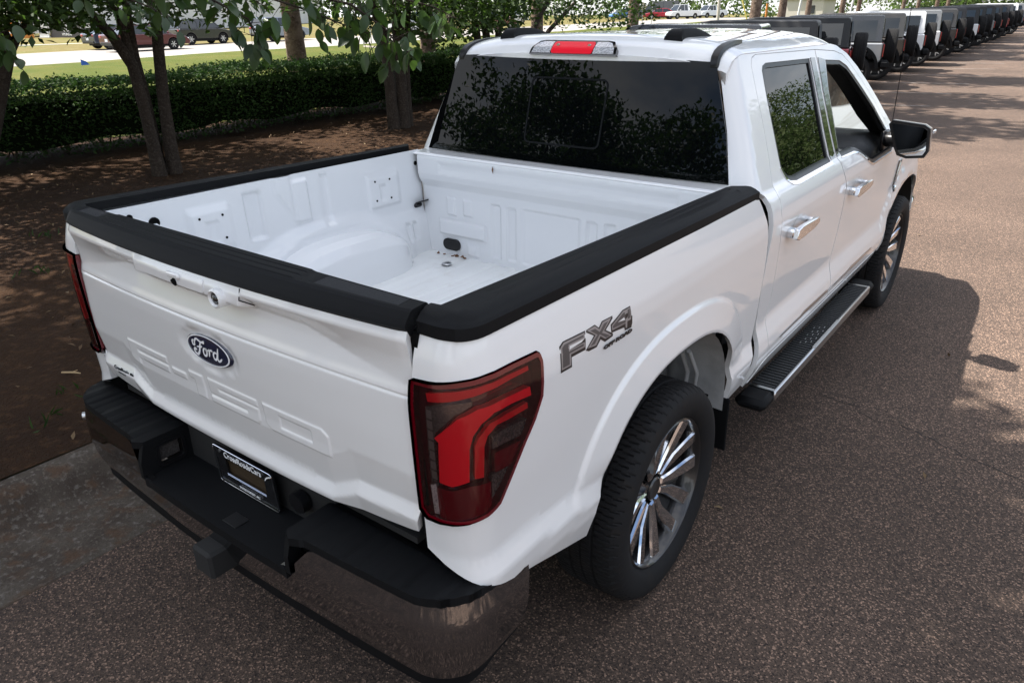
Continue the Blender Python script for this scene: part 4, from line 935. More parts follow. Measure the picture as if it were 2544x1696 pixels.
# ------------------------------------------------------------------ wheels
def make_wheel(name, parent, loc, sg):
    w = link(name, WHEEL_ME['rim'], parent, loc); w.rotation_euler = (0, 0, 0 if sg > 0 else math.pi)
    link('tyre', WHEEL_ME['tyre'], w)
    for k in range(6):
        s = link('spoke', WHEEL_ME['spoke'], w); s.rotation_euler = (math.radians(60*k+12), 0, 0)
        ln = link('lug_nut', WHEEL_ME['lug'], w); a = math.radians(60*k+42); ln.location = (.060, .068*math.cos(a), .068*math.sin(a))
    link('centre_cap', WHEEL_ME['cap'], w); return w
# tyre: x axis outward, tread pattern as real relief
prof = [(.290, .112), (.302, .128), (.330, .140), (.366, .143), (.394, .136), (.404, .124), (.413, .112), (.417, .092), (.4185, .070), (.4185, .052), (.4100, .049), (.4100, .041), (.4195, .038), (.4195, .004)]
prof = prof+[(.4100, .002), (.4100, -.002)]+[(r, -w) for r, w in prof[::-1]]
n = 540; V = []; F = []; m = len(prof)
for k in range(n):
    a = 2*math.pi*k/n
    for (r, w) in prof:
        ph = (k+int(abs(w)*190)) % 9
        if r > .4115 and ph == 0 and abs(w) > .05: r -= .010
        elif r > .4115 and ph in (0, 4) and abs(w) <= .05: r -= .004
        elif .395 < r <= .4135 and ph == 0 and abs(w) > .10: r -= .008
        V.append((w, r*math.cos(a), r*math.sin(a)))
for k in range(n):
    k2 = (k+1) % n
    for j in range(m-1): F.append((k*m+j, k2*m+j, k2*m+j+1, k*m+j+1))
WHEEL_ME = {}
me = mesh('tyre', V, F, RUBB, smooth=True); me.set_sharp_from_angle(angle=math.radians(38)); WHEEL_ME['tyre'] = me
b = MB(); b.lathe([(.293, .118), (.286, .123), (.278, .114), (.270, .06), (.255, -.10), (.284, -.118)], 64, lambda a, c2, w: (w, a, c2), 0)
b.lathe([(.268, .05), (.20, .030), (.095, .026), (.0, .024)], 48, lambda a, c2, w: (w, a, c2), 0); b.lathe([(.20, -.02), (.14, -.035), (.0, -.04)], 32, lambda a, c2, w: (w, a, c2), 1)
WHEEL_ME['rim'] = b.mesh('wheel', [RIMG, CHAS], 45)
b = MB()
for s in (-1, 1):      # twin chrome blades either side of a dark pocket
    A_ = [(.058, s*.003), (.058, s*.032), (.120, s*.046), (.208, s*.088), (.258, s*.110), (.280, s*.054), (.224, s*.032), (.152, s*.010)]
    n8 = len(A_)
    def P3(r, t, d): return (np.interp(r, [.06, .12, .20, .27], [.068, .074, .092, .110])-d, t, r)
    ins = shrink(A_, .006)
    V = [P3(r, t, .028) for r, t in A_]+[P3(r, t, .008) for r, t in A_]+[P3(r, t, 0) for r, t in ins]
    F = [(2*n8+i if s < 0 else 3*n8-1-i) for i in range(n8)]
    FF = [tuple(F)]
    for j in range(2):
        for i in range(n8): q = (j*n8+i, j*n8+(i+1) % n8, (j+1)*n8+(i+1) % n8, (j+1)*n8+i); FF.append(q if s < 0 else q[::-1])
    b.add(V, FF, 0)
b.box((.050, 0, .16), (.03, .030, .17), 1, ch=.008)
me = b.mesh('spoke', [CHROME, RIMG], 30); WHEEL_ME['spoke'] = me
b = MB(); b.lathe([(.048, .040), (.047, .066), (.040, .071), (.036, .069), (0, .070)], 32, lambda a, c2, w: (w, a, c2)); WHEEL_ME['cap'] = b.mesh('centre_cap', [RIMG], 40)
b = MB(); b.cyl((-.03, 0, 0), (.004, 0, 0), .012, 10, r2=.010); WHEEL_ME['lug'] = b.mesh('lug_nut', [CHROME], 40)
for y in (1.08, 4.773):
    for s in (1, -1): make_wheel('wheel', truck, (s*.862, y, .412), s)
# ------------------------------------------------------------------ bedside decal
DE = {'o': ([(0.3405, 1.2789), (0.3587, 1.2867), (0.4639, 1.281), (0.4607, 1.2284), (0.3931, 1.2319), (0.3951, 1.2034), (0.3421, 1.2059)], DECK, .0006),
 'fl': ([(0.345, 1.2753), (0.3614, 1.283), (0.4596, 1.2773), (0.4578, 1.2624), (0.3845, 1.2665), (0.3836, 1.2565), (0.4573, 1.2519), (0.4579, 1.2379), (0.3898, 1.2414), (0.3893, 1.2103), (0.3456, 1.213)], DECG, .0009),
 'fd': ([(0.3519, 1.2721), (0.3634, 1.2774), (0.453, 1.2729), (0.4525, 1.2677), (0.3803, 1.2711), (.3800, 1.2521), (0.451, 1.2496), (0.4522, 1.2425), (0.3827, 1.2462), (0.3825, 1.2162), (0.3507, 1.2179)], DECD, .0012),
 'xo': ([(0.469, 1.2801), (0.5131, 1.2812), (0.5302, 1.2675), (0.5493, 1.2794), (0.6055, 1.277), (0.6056, 1.27), (0.5663, 1.2483), (0.6051, 1.2255), (0.6053, 1.2173), (0.5617, 1.2148), (0.5382, 1.2303), (0.5185, 1.2151), (0.4764, 1.2179), (0.4614, 1.2258), (0.5038, 1.2533), (0.4674, 1.2747)], DECK, .0006),
 'xl': ([(0.4713, 1.2786), (0.5122, 1.2778), (0.5322, 1.2623), (0.5526, 1.2761), (0.5988, 1.2744), (0.5562, 1.2502), (0.5966, 1.2236), (0.5626, 1.2238), (0.5372, 1.241), (0.5138, 1.2217), (0.4711, 1.2285), (0.5121, 1.252)], DECG, .0009),
 'xd': ([(0.486, 1.2733), (0.5114, 1.2703), (0.5333, 1.2541), (0.558, 1.2699), (0.5798, 1.2697), (0.5451, 1.2477), (0.5877, 1.2258), (0.5671, 1.2258), (0.5331, 1.2476), (0.507, 1.2288), (0.4848, 1.2297), (0.5219, 1.2502)], DECD, .0012),
 '4o': ([(0.5929, 1.2553), (0.6628, 1.2755), (0.7068, 1.2748), (0.7119, 1.2431), (0.7177, 1.242), (0.7178, 1.2195), (0.7141, 1.2062), (0.675, 1.2095), (0.6703, 1.2213), (0.5967, 1.2292)], DECK, .0006),
 '4l': ([(0.5987, 1.2506), (0.6641, 1.2723), (0.6851, 1.2714), (.7040, 1.2716), (.7085, 1.2386), (0.7103, 1.2386), (0.707, 1.2331), (0.6878, 1.2344), (0.6868, 1.2156), (0.6778, 1.2162), (0.6767, 1.2315), (0.6014, 1.2356)], DECG, .0009),
 '4d': ([(0.6046, 1.2474), (0.6635, 1.2667), (0.6728, 1.2667), (0.6773, 1.2337), (0.6045, 1.2402)], DECD, .0012),
 '4s': ([(.690, 1.268), (.7015, 1.268), (.7045, 1.2405), (.690, 1.2410)], DECD, .0012)}
dec = None
for k, (pl, m_, off) in DE.items():
    o_ = panel('off_road_decal' if dec is None else 'decal_layer', pl, lambda q, z, off=off: wrap_bed(q, z, off), m_, truck if dec is None else dec, h=.03, rim=0, holes=[])
    dec = dec or o_
panel('decal_layer', [(0.6319, 1.2496), (0.668, 1.2530), (0.6727, 1.2432)], lambda q, z: wrap_bed(q, z, .0015), WHITE, dec, h=.03, rim=0)
for (txt, yc, wsc) in (('OFF ROAD', .634, 1.80),):
    t_ = text('decal_lettering', txt, .0155, DECK, dec, (.9865, yc, 1.1985), (math.radians(90), 0, math.radians(90)), sx=wsc*1.18, bold=.0009, shear=.18)
    xx = wrap_bed(np.array([yc]), np.array([1.1985]), .0016)[0][0]; t_.location = (float(xx)+.0016, yc, 1.1985)
# ------------------------------------------------------------------ parked off-roaders
def paint(name, col, metal=.0, rough=.35): return mat(name, col, rough, metal=metal, coat=1., coat_r=.03)
PB = dict(black=paint('suv_black', (.008, .008, .009)), char=paint('suv_charcoal', (.040, .040, .042)), red=paint('suv_red', (.30, .008, .022)), silver=paint('suv_silver', (.36, .37, .38), .5), olive=paint('suv_olive_brown', (.060, .050, .038), .2),
          white=paint('suv_white', (.74, .75, .76)), grey=paint('suv_grey', (.17, .175, .18)), slate=paint('suv_slate_blue', (.06, .09, .13), .3))
TOPB = mat('hardtop_black', (.011, .012, .014), .5); TOPC = mat('hardtop_charcoal', (.045, .045, .047), .6); TOPN = mat('hardtop_gloss', (.008, .010, .016), .18, coat=.8)
TLR = mat('suv_tail_red', (.30, .012, .012), .2, coat=1); GL2 = mat('suv_glass', (.008, .010, .012), .02, spec=.8)
def bevel(o, w, seg=2, ang=30):
    m = o.modifiers.new('bevel', 'BEVEL'); m.width = w; m.segments = seg; m.limit_method = 'ANGLE'; m.angle_limit = math.radians(ang); return o
def arcpoly(cx, cz, r, a0, a1, n): return [(cx+r*math.cos(a), cz+r*math.sin(a)) for a in np.linspace(math.radians(a0), math.radians(a1), n)]
RIM2 = MB(); RIM2.lathe([(.272, .105), (.262, .112), (.25, .05), (.24, -.05)], 36, lambda a, c2, w: (w, a, c2), 0); RIM2.lathe([(.25, .03), (.1, .02), (0, .02)], 30, lambda a, c2, w: (w, a, c2), 0)
RIM2 = RIM2.mesh('wheel', [BLKS], 40)
SP2 = MB(); SP2.prism([(-.030, .05), (.030, .05), (.022, .15), (.075, .245), (.050, .255), (0, .185), (-.050, .255), (-.075, .245), (-.022, .15)], lambda u, v, w: (w, u, v), .055, .092); SP2 = SP2.mesh('spoke', [ALU], 30)
lt = MB(); pr2 = [(.268, .110), (.30, .135), (.36, .140), (.40, .128), (.416, .10), (.4185, .05), (.4185, -.05), (.416, -.10), (.40, -.128), (.36, -.140), (.30, -.135), (.268, -.11)]
lt.lathe(pr2, 40, lambda a, c2, w: (w, a, c2)); TY2 = lt.mesh('tyre', [RUBB], 40)
def wheel2(parent, loc, rz, tread=False):
    w = link('wheel', RIM2, parent, loc, (0, 0, rz)); link('tyre', WHEEL_ME['tyre'] if tread else TY2, w)
    for k in range(5): link('spoke', SP2, w, (0, 0, 0), (math.radians(72*k), 0, 0))
    return w
def make_suv():
    r = empty('off_road_suv')
    P = lambda u, z, w: (-u, w, z)
    ra = arcpoly(0, .50, .50, 180, 0, 15); fa = arcpoly(2.95, .50, .50, 180, 0, 15)
    low = .56
    side = [(-.60, .70), (-.60, 1.115), (2.32, 1.125), (2.45, 1.16), (3.50, 1.135), (3.76, 1.08), (3.80, .92), (3.78, low)]+[p for p in fa[::-1] if p[1] > low]+[p for p in ra[::-1] if p[1] > low]+[(-.56, low+.08)]
    b = MB(); b.prism(side, P, -.90, .90); body = bevel(b.obj('body', PB['silver'], r), .045, 3, 25)
    # lower sills hidden in black
    b = MB(); b.box((-1.5, 0, .55), (4.3, 1.5, .22)); b.obj('underbody', CHAS, r)
    # hard top
    gh = [(-.575, 1.118), (-.535, 1.72), (-.50, 1.765), (1.55, 1.775), (1.75, 1.745), (2.28, 1.130)]
    V = [P(u, z, s*np.interp(z, [1.11, 1.5, 1.72, 1.78], [.855, .815, .785, .72])) for s in (-1, 1) for u, z in gh]; n = len(gh)
    F = [tuple(range(n)), tuple(range(2*n-1, n-1, -1))]+[(i, n+i, n+(i+1) % n, (i+1) % n) for i in range(n)]
    top = bevel(obj('hardtop', V, F, TOPB, r), .035, 3, 25)
    for s in (-1, 1):
        for (u0, u1, k) in ((-.40, .40, 0), (.58, 1.22, 0), (1.34, 1.98, 1)):
            zz = [(u0, 1.19), (u1, 1.19), (u1-(.34 if k else 0), 1.64), (u0, 1.64)]
            pts = shrink(zz, 0); V = []
            for d in (.004, -.01): V += [P(u, z, s*(np.interp(z, [1.11, 1.5, 1.72], [.855, .815, .785])+d)) for u, z in pts]
            F = [(0, 1, 2, 3) if s > 0 else (3, 2, 1, 0)]+[(i, (i+1) % 4, 4+(i+1) % 4, 4+i) for i in range(4)]
            obj('side_window', V, F, GL2, r)
        for uu in (.50, 1.28):
            b = MB(); b.box((-uu, s*.818, 1.45), (.012, .012, .55), rot=(s*.10, 0, 0)); b.obj('pillar_seam', GAPM, r)
        for A in (0, 2.95):
            ring = arcpoly(A, .50, .575, 180, 0, 17)+arcpoly(A, .50, .50, 0, 180, 17)
            ring = [p for p in ring]; b = MB(); b.prism(ring, P, s*.86, s*.955); b.obj('wheel_flare', BLKP, r)
        b = MB(); b.box((.625, s*.80, .93), (.05, .13, .30), ch=.015); b.obj('tail_light', TLR, r)
        b = MB(); b.box((.60, s*.80, .93), (.05, .155, .335), ch=.015); b.obj('tail_light_bezel', BLKS, r)
    b = MB(); b.box((0, -.905, .93), (.16, .006, .17), ch=.002); b.obj('fuel_door', PB['silver'], body)
    b = MB(); b.box((.575, 0, 1.45), (.01, 1.35, .44), rot=(0, -.065, 0)); b.obj('rear_window', GL2, r)
    b = MB(); b.box((.70, 0, .60), (.22, 1.80, .20), ch=.05); b.obj('rear_bumper', BLKP, r)
    b = MB(); b.box((-3.82, 0, .60), (.20, 1.80, .24), ch=.05); b.obj('front_bumper', BLKP, r)
    b = MB(); b.box((-3.80, 0, .93), (.04, 1.5, .22), ch=.02); b.obj('grille', BLKS, r)
    ws = [P(1.80, 1.72, -.70), P(1.80, 1.72, .70), P(2.285, 1.15, .78), P(2.285, 1.15, -.78)]
    obj('windscreen', [(x-.012, y, z+.012) for x, y, z in ws], [(0, 1, 2, 3)], GL2, r)
    for s in (-1, 1):
        for A in (0, 2.95): wheel2(r, (-A, s*.80, .415), math.radians(90*s))
        b = MB(); b.box((-2.05, s*1.0, 1.22), (.12, .20, .16), ch=.04); b.obj('door_mirror', BLKS, r, smooth=50)
    sp = wheel2(r, (.80, 0, 1.02), 0, True); sp.name = 'spare_wheel'
    return r
suv0 = make_suv()
SUVS = [('black', TOPN, 'gloss black off-road SUV nearest the white pickup, only its roof showing'), ('char', TOPC, 'charcoal off-road SUV with dull charcoal hardtop, second in the row'), ('red', TOPB, 'dark red off-road SUV with black hardtop beside the silver one'),
 ('silver', TOPN, 'silver off-road SUV with glossy dark hardtop, front one with its whole flank in view'), ('olive', None, 'olive brown off-road SUV parked between the silver and a white one'), ('white', None, 'all white off-road SUV beside the olive brown one'),
 ('white', 'grey', 'white off-road SUV with pale grey hardtop and bright star wheels'), ('black', TOPC, 'black off-road SUV parked just past the grey-topped white one'), ('char', TOPC, 'charcoal off-road SUV, second past the grey-topped white one'),
 ('white', TOPB, 'white off-road SUV with black hardtop halfway down the row'), ('black', TOPB, 'black off-road SUV just past the black-topped white one'), ('grey', TOPB, 'grey off-road SUV with black hardtop far down the row'),
 ('white', TOPB, 'white off-road SUV with black top, a sliver far down the row'), ('red', TOPC, 'red off-road SUV far down the row'), ('black', TOPN, 'black off-road SUV third from the far end of the row'),
 ('white', None, 'all white off-road SUV second from the far end of the row'), ('slate', 'grey', 'slate blue off-road SUV at the far end of the row')]
def setm(o, m, i=0):
    o.material_slots[i].link = 'OBJECT'; o.material_slots[i].material = m
for k, (bc, tp, lab) in enumerate(SUVS):
    s_ = suv0 if k == 0 else copy_tree(suv0); yt = 12.1+2.8*k+(.15 if k > 4 else 0)
    s_.location = (-3.50+random.uniform(-.06, .06), yt+.78, float(zt(yt+.78))); s_.rotation_euler.z = math.radians(13)+random.uniform(-.015, .015)
    tag(s_, lab, 'SUV', 'off-road SUVs parked in a row')
    tm = PB[bc] if tp is None else (PB[tp] if isinstance(tp, str) else tp)
    for ch in [q for q in bpy.data.objects if q.parent == s_]:
        nm = ch.name.split('.')[0]
        if nm == 'body':
            setm(ch, PB[bc])
            for g in [q for q in bpy.data.objects if q.parent == ch]: setm(g, PB[bc])
        elif nm == 'hardtop': setm(ch, tm)
# ------------------------------------------------------------------ traffic and far cars (forward = +y)
CARG = mat('car_glass', (.015, .02, .025), .03, spec=.9); HLM = mat('headlamp', (.6, .62, .64), .15, coat=1); PLT = mat('number_plate', (.55, .58, .62), .4)
tb = MB(); tb.lathe([(.20, .08), (.24, .105), (.30, .108), (.325, .09), (.33, 0), (.325, -.09), (.30, -.108), (.20, -.10)], 28, lambda a, c2, w: (w, a, c2)); TY3 = tb.mesh('tyre', [RUBB], 40)
rb = MB(); rb.lathe([(.21, .09), (.195, .09), (.19, .04), (0, .03)], 28, lambda a, c2, w: (w, a, c2), 1)
for k in range(6):
    a = math.radians(60*k); rb.box((.062, .105*math.cos(a), .105*math.sin(a)), (.03, .17, .035), 0, rot=(a, 0, 0))
RIM3 = rb.mesh('wheel', [ALU, BLKS], 40)
def car(name, label, cat, x, y, rz, col, style='sedan', L=4.75, Wd=1.80, H=1.45, r=.33, metal=.2, grp=None, z=None):
    o = tag(empty(name, (x, y, float(zt(y)) if z is None else z), rz), label, cat, grp)
    pm = mat('car_paint', col, .35, metal=metal, coat=1.)
    P = lambda v, zz, w: (w, v, zz); h = L/2; wb = L*.575/2; c = .02*L
    belt = {'sedan': .93, 'suv': 1.02, 'pickup': 1.10, 'van': 1.25}[style]; hd = belt-.05
    rw, fwv = -wb-.02*L, wb-.02*L; R = r+.055
    ra, fa = arcpoly(rw, r, R, 180, 0, 11), arcpoly(fwv, r, R, 180, 0, 11); lo = .26 if style == 'sedan' else .34
    side = [(-h+.05, lo+.12), (-h, .55), (-h+.02, belt-.02), (-h+.10, belt+.02), (.24*L, belt-.01), (.30*L, hd), (h-.25, hd-.12), (h-.04, hd-.28), (h, .50), (h-.05, lo+.06)]
    side += [p for p in fa[::-1] if p[1] > lo]+[p for p in ra[::-1] if p[1] > lo]
    b = MB(); b.prism(side, P, -Wd/2, Wd/2); body = bevel(b.obj('body', pm, o), .09, 3, 22); auto_smooth(body, 40)
    cab = {'sedan': [(-.40*L, belt-.02), (-.22*L, H-.04), (-.18*L, H), (.05*L, H), (.09*L, H-.03), (.27*L, belt-.04)], 'suv': [(-.485*L, belt), (-.42*L, H-.06), (-.38*L, H), (.06*L, H), (.11*L, H-.04), (.26*L, belt-.02)],
           'pickup': [(-.08*L, belt), (-.07*L, H-.05), (-.05*L, H), (.14*L, H), (.17*L, H-.03), (.29*L, belt-.02)], 'van': [(-.49*L, belt), (-.48*L, H-.05), (-.45*L, H), (.28*L, H), (.33*L, H-.06), (.42*L, belt-.1)]}[style]
    wf = lambda zz: np.interp(zz, [belt-.05, H], [Wd/2-.07, Wd/2-(.26 if style != 'van' else .12)])
    def shell(nm, poly, d, m, bw):
        V = [P(v, zz, s*(wf(zz)+d)) for s in (-1, 1) for v, zz in poly]; n = len(poly)
        F = [tuple(range(n-1, -1, -1)), tuple(range(n, 2*n))]+[(i, (i+1) % n, n+(i+1) % n, n+i) for i in range(n)]
        return auto_smooth(bevel(obj(nm, V, F, m, o), bw, 2, 22), 40)
    shell('window_band', cab, -.012, CARG, .05)
    # painted roof skin, pillars
    rp_ = [cab[1], cab[2], cab[3], cab[4]]; rp2 = [(v, zz-.055) for v, zz in rp_][::-1]
    shell('roof', rp_+rp2, .004, pm, .02)
    for s in (-1, 1):
        def strut(p0, p1, w0):
            V = []
            for (v, zz) in (p0, p1):
                for dv in (-w0, w0):
                    for d in (-.02, .006): V.append(P(v+dv, zz, s*(wf(zz)+d)))
            b = MB(); b.add(V, [(0, 2, 6, 4), (1, 5, 7, 3), (0, 4, 5, 1), (2, 3, 7, 6)]); b.obj('pillar', pm, o)
        strut(cab[0], cab[1], .09 if style != 'sedan' else .07); strut(cab[-1], cab[-2], .035); mv = (cab[2][0]+cab[3][0])/2; strut((mv, belt), (mv, H-.03), .03)
        if style == 'van': strut((-.15*L, belt), (-.15*L, H-.03), .6)
        b = MB(); b.box((s*(Wd/2-.20), -h+.03, belt-.12), (.30, .08, .14), ch=.03); b.obj('tail_light', TLR, o)
        b = MB(); b.box((s*(Wd/2-.24), h-.06, hd-.26), (.34, .12, .13), ch=.04); b.obj('headlight', HLM, o)
        b = MB(); b.box((s*(Wd/2+.06), .20*L, belt+.06), (.16, .10, .12), ch=.03); b.obj('door_mirror', pm, o)
        for v in (rw, fwv):
            w_ = link('wheel', RIM3, o, (s*(Wd/2-.13), v, r), (0, 0, 0 if s > 0 else math.pi)); w_.scale = (1, r/.33, r/.33); link('tyre', TY3, w_)
    b = MB(); b.box((0, -h-.004, .62), (.32, .012, .16)); b.obj('number_plate', PLT, o)
    b = MB(); b.box((0, -.02*L, .36), (Wd-.36, L*.80, .30)); b.obj('underbody', CHAS, o)
    if style == 'pickup':
        b = MB(); b.box((0, -.30*L, belt+.03), (Wd-.30, .36*L, .012)); b.obj('cargo_bed', BLKP, o)
    b = MB(); b.box((0, -h+.01, .42), (Wd-.3, .05, .16), ch=.02); b.obj('bumper_insert', BLKS, o)
    return o
TR = 'traffic on the road'
car('sedan_car', 'slate blue sedan at the left, half hidden behind the maroon sedan on the road', 'car', -49.9, 25.3, 0, (.035, .055, .085), 'sedan', 4.7, 1.78, 1.45, metal=.4, grp=TR)
car('sedan_car', 'maroon sedan on the road behind the three-stemmed tree', 'car', -45.5, 24.4, 0, (.085, .012, .022), 'sedan', 4.85, 1.82, 1.46, metal=.4, grp=TR)
car('suv_car', 'small black boxy SUV on the road right of the maroon sedan', 'car', -50.1, 31.05, 0, (.010, .012, .013), 'suv', 4.35, 1.80, 1.66, .36, grp=TR)
car('suv_car', 'silver blue compact SUV on the road left of the single thick trunk', 'car', -48.5, 36.7, 0, (.23, .26, .31), 'suv', 4.36, 1.80, 1.64, .35, metal=.6, grp=TR)
car('pickup_car', 'white pickup on the road seen through the leaves between the trunks', 'car', -47.0, 48.8, 0, (.72, .73, .74), 'pickup', 5.6, 1.95, 1.85, .39, grp=TR)
car('sedan_car', 'dark red car far along the road seen beside the truck cab', 'car', -49.5, 64.6, 0, (.11, .012, .02), 'suv', 4.5, 1.82, 1.58, grp=TR)
car('pickup_car', 'white pickup farthest along the road past the cab corner', 'car', -59.5, 80.0, 0, (.72, .73, .74), 'pickup', 5.6, 1.95, 1.85, .39, grp=TR)
FARG = 'cars in the far lot'
for (nm, lab, x, y, rz, colr, st, L, H) in (('hatchback_car', 'bright blue car at the left of the far car lot', -56.0, 103.0, 2.7, (.03, .14, .40), 'sedan', 4.4, 1.5), ('suv_car', 'dark SUV behind the diamond sign in the far lot', -55.0, 108.0, 2.6, (.02, .022, .03), 'suv', 4.8, 1.78),
   ('sedan_car', 'bright red sedan in the far lot in front of the van', -51.2, 105.0, 2.2, (.38, .012, .03), 'sedan', 4.7, 1.45), ('pickup_car', 'white pickup facing the camera in the far lot', -48.6, 107.0, 2.7, (.74, .75, .76), 'pickup', 5.6, 1.9), ('cargo_van', 'dark grey cargo van with white lettering panel in the far lot', -56.5, 116.0, 1.9, (.045, .05, .06), 'van', 5.6, 2.5), ('pickup_car', 'white car behind the utility pole in the far lot', -48.5, 117.0, 2.7, (.70, .74, .78), 'pickup', 5.2, 1.8)):
    car(nm, lab, 'van' if st == 'van' else 'car', x, y, rz, colr, st, L, 1.85, H, .36, grp=FARG)

car('pickup_car', 'dark grey pickup parked across the lane below the leafy trees', 'car', 5.9, 18.2, .12, (.03, .03, .035), 'pickup', 5.6, 1.95, 1.85, .40)
# ------------------------------------------------------------------ vegetation
LEAF = mat('leaf_green', (.022, .044, .011), .5, spec=.28, rnd=((.048, .080, .018), 1.), bs=(.22, (.10, .20, .03)))
LEAFH = mat('hedge_leaf', (.018, .042, .012), .6, spec=.15, rnd=((.044, .082, .020), 1.), bs=(.18, (.07, .16, .03)))
LEAFP = mat('pine_needle', (.030, .052, .020), .6, spec=.3, rnd=((.060, .085, .035), 1.), bs=(.15, (.06, .10, .03)))
LEAFW = mat('woodland_leaf', (.060, .100, .030), .6, spec=.25, rnd=((.130, .165, .055), 1.), bs=(.30, (.12, .2, .05)))
BARK = mat('bark_grey_brown', (.046, .034, .026), .9, spec=.2, var=[(7, (.035, .026, .020), .42, .65, .9), (40, (.13, .11, .09), .5, .75, .6)], bump=(26, 1., .03))
BARKP = mat('pine_bark', (.19, .135, .10), .9, spec=.2, var=[(5, (.09, .06, .045), .42, .62, .9), (24, (.26, .20, .16), .5, .7, .6)], bump=(16, 1., .05))
TWIG = mat('twig_brown', (.07, .055, .04), .9, var=[(20, (.14, .10, .08), .45, .7, .8)])
def fast_mesh(name, V, F, m):
    V = np.asarray(V, np.float32).reshape(-1, 3); F = np.asarray(F, np.int32); k = F.shape[1]
    me = bpy.data.meshes.new(name); me.vertices.add(len(V)); me.vertices.foreach_set('co', V.ravel()); me.loops.add(F.size); me.loops.foreach_set('vertex_index', F.ravel())
    me.polygons.add(len(F)); me.polygons.foreach_set('loop_start', np.arange(0, F.size, k, dtype=np.int32)); me.update(calc_edges=True); me.materials.append(m); return me
def leaves(name, C, size, m, parent=None, up=.35, ar=.52, droop=.25):
    """C (n,3) leaf positions; every leaf is a small folded blade of its own"""
    n = len(C); d = rng.standard_normal((n, 3)); d[:, 2] = d[:, 2]*.6-droop; d /= np.linalg.norm(d, axis=1)[:, None]
    nn = rng.standard_normal((n, 3))*(1-up)+np.array([0, 0, up*2.2]); s = np.cross(d, nn); s /= np.linalg.norm(s, axis=1)[:, None]+1e-9; u = np.cross(s, d)
    L = (size*rng.uniform(.65, 1.25, n))[:, None]; w = L*ar*.5
    b0 = C-d*L*.5; tip = C+d*L*.5-u*L*.06; m1 = C-d*L*.04+s*w+u*L*.10; m2 = C-d*L*.04-s*w+u*L*.10
    V = np.stack([b0, m1, tip, m2], 1).reshape(-1, 3); i = np.arange(n)*4
    F = np.concatenate([np.stack([i, i+1, i+2], 1), np.stack([i, i+2, i+3], 1)])
    o = link(name, fast_mesh(name, V, F, m), parent); return o
def crown_points(specs, clump=.30):
    out_ = []
    for (c, r, n, ncl) in specs:
        g = rng.standard_normal((ncl, 3)); g /= np.linalg.norm(g, axis=1)[:, None]
        rad = rng.uniform(.25, 1, ncl)**.45; cc = np.array(c)+g*rad[:, None]*np.array(r)
        k = rng.integers(0, ncl, n); p = cc[k]+np.clip(rng.standard_normal((n, 3)), -1.5, 1.5)*clump*np.array([1, 1, .65]); out_.append(p)
    return np.concatenate(out_)
def tree(name, label, base, stems, specs, leaf=.10, lm=None, bark=None, group=None, clump=.30, cat='tree', limbs=10, ar=.52):
    o = tag(empty(name, base), label, cat, group); bk = bark or BARK; b = MB(); B = Vector(base)
    for pts, rad in stems: b.tube([Vector(p)-B for p in pts], rad, 10)
    ends = [(Vector(p[-1]), r[-1]) for p, r in stems]
    P = crown_points(specs, clump)
    for i in range(limbs):      # limbs reaching from the stems into the crown
        e, r = random.choice(ends); t = Vector(P[rng.integers(0, len(P))]); m_ = e.lerp(t, .5)+Vector((random.uniform(-.2, .2), random.uniform(-.2, .2), random.uniform(.0, .35)))
        b.tube([e-B, m_-B, t-B], [r*.75, r*.42, .008], 6)
    t = b.obj('trunk', bk, o, smooth=60)
    l = leaves('crown', P-np.array(base), leaf, lm or LEAF, o, ar=ar); l['kind'] = 'stuff'
    return o
ZB = .12
TG = 'small trees in the planting bed'
tree('multi_stem_tree', 'three-stemmed tree standing in front of the hedge near the left', (-7.9, 4.12, ZB),
     [([(-7.85, 4.00, ZB-.1), (-7.85, 3.99, .45), (-7.85, 3.97, 1.0), (-7.85, 3.93, 1.5), (-7.85, 3.75, 1.85), (-7.9, 3.46, 2.25), (-8.0, 3.1, 3.0)], [.11, .085, .075, .072, .062, .05, .04]),
      ([(-8.05, 4.12, ZB-.1), (-8.05, 4.13, .5), (-8.05, 4.12, 1.1), (-8.05, 4.09, 1.6), (-8.0, 4.08, 2.1), (-7.9, 4.0, 3.0)], [.10, .075, .062, .055, .045, .035]),
      ([(-7.9, 4.24, ZB-.1), (-7.9, 4.25, .5), (-7.9, 4.28, 1.1), (-7.9, 4.34, 1.7), (-7.9, 4.42, 2.3), (-7.9, 4.6, 3.1)], [.11, .088, .078, .072, .065, .045]),
      ([(-7.9, 3.95, 1.55), (-7.85, 3.90, 2.0), (-7.8, 3.75, 2.5), (-7.8, 3.7, 3.0)], [.06, .05, .045, .035])],
     [((-7.7, 4.1, 3.9), (2.9, 2.6, 1.45), 11000, 240), ((-7.7, 3.4, 2.42), (2.2, 1.7, .36), 3400, 80), ((-7.2, 5.2, 2.45), (1.2, .8, .35), 600, 20)], .118, group=TG)
tree('leaning_forked_tree', 'dark forked tree leaning out at the left edge', (-8.0, 1.86, ZB),
     [([(-8.0, 1.85, ZB-.1), (-8.0, 2.12, .6), (-8.0, 2.47, 1.35), (-8.0, 2.66, 1.78)], [.10, .085, .068, .068]),
      ([(-8.0, 2.66, 1.74), (-8.0, 2.80, 1.92), (-8.0, 3.0, 2.1), (-8.0, 3.25, 2.4), (-8.0, 3.5, 2.9)], [.055, .042, .036, .03, .025]), ([(-8.0, 2.65, 1.74), (-8.0, 2.62, 1.95), (-8.05, 2.58, 2.3), (-8.1, 2.3, 3.0)], [.055, .045, .042, .03])],
     [((-7.9, 1.6, 3.9), (2.8, 2.5, 1.45), 10000, 210), ((-7.2, 2.2, 2.34), (1.4, 1.0, .32), 1900, 44), ((-6.6, 1.5, 2.1), (.8, .5, .35), 320, 10)], .118, group=TG)
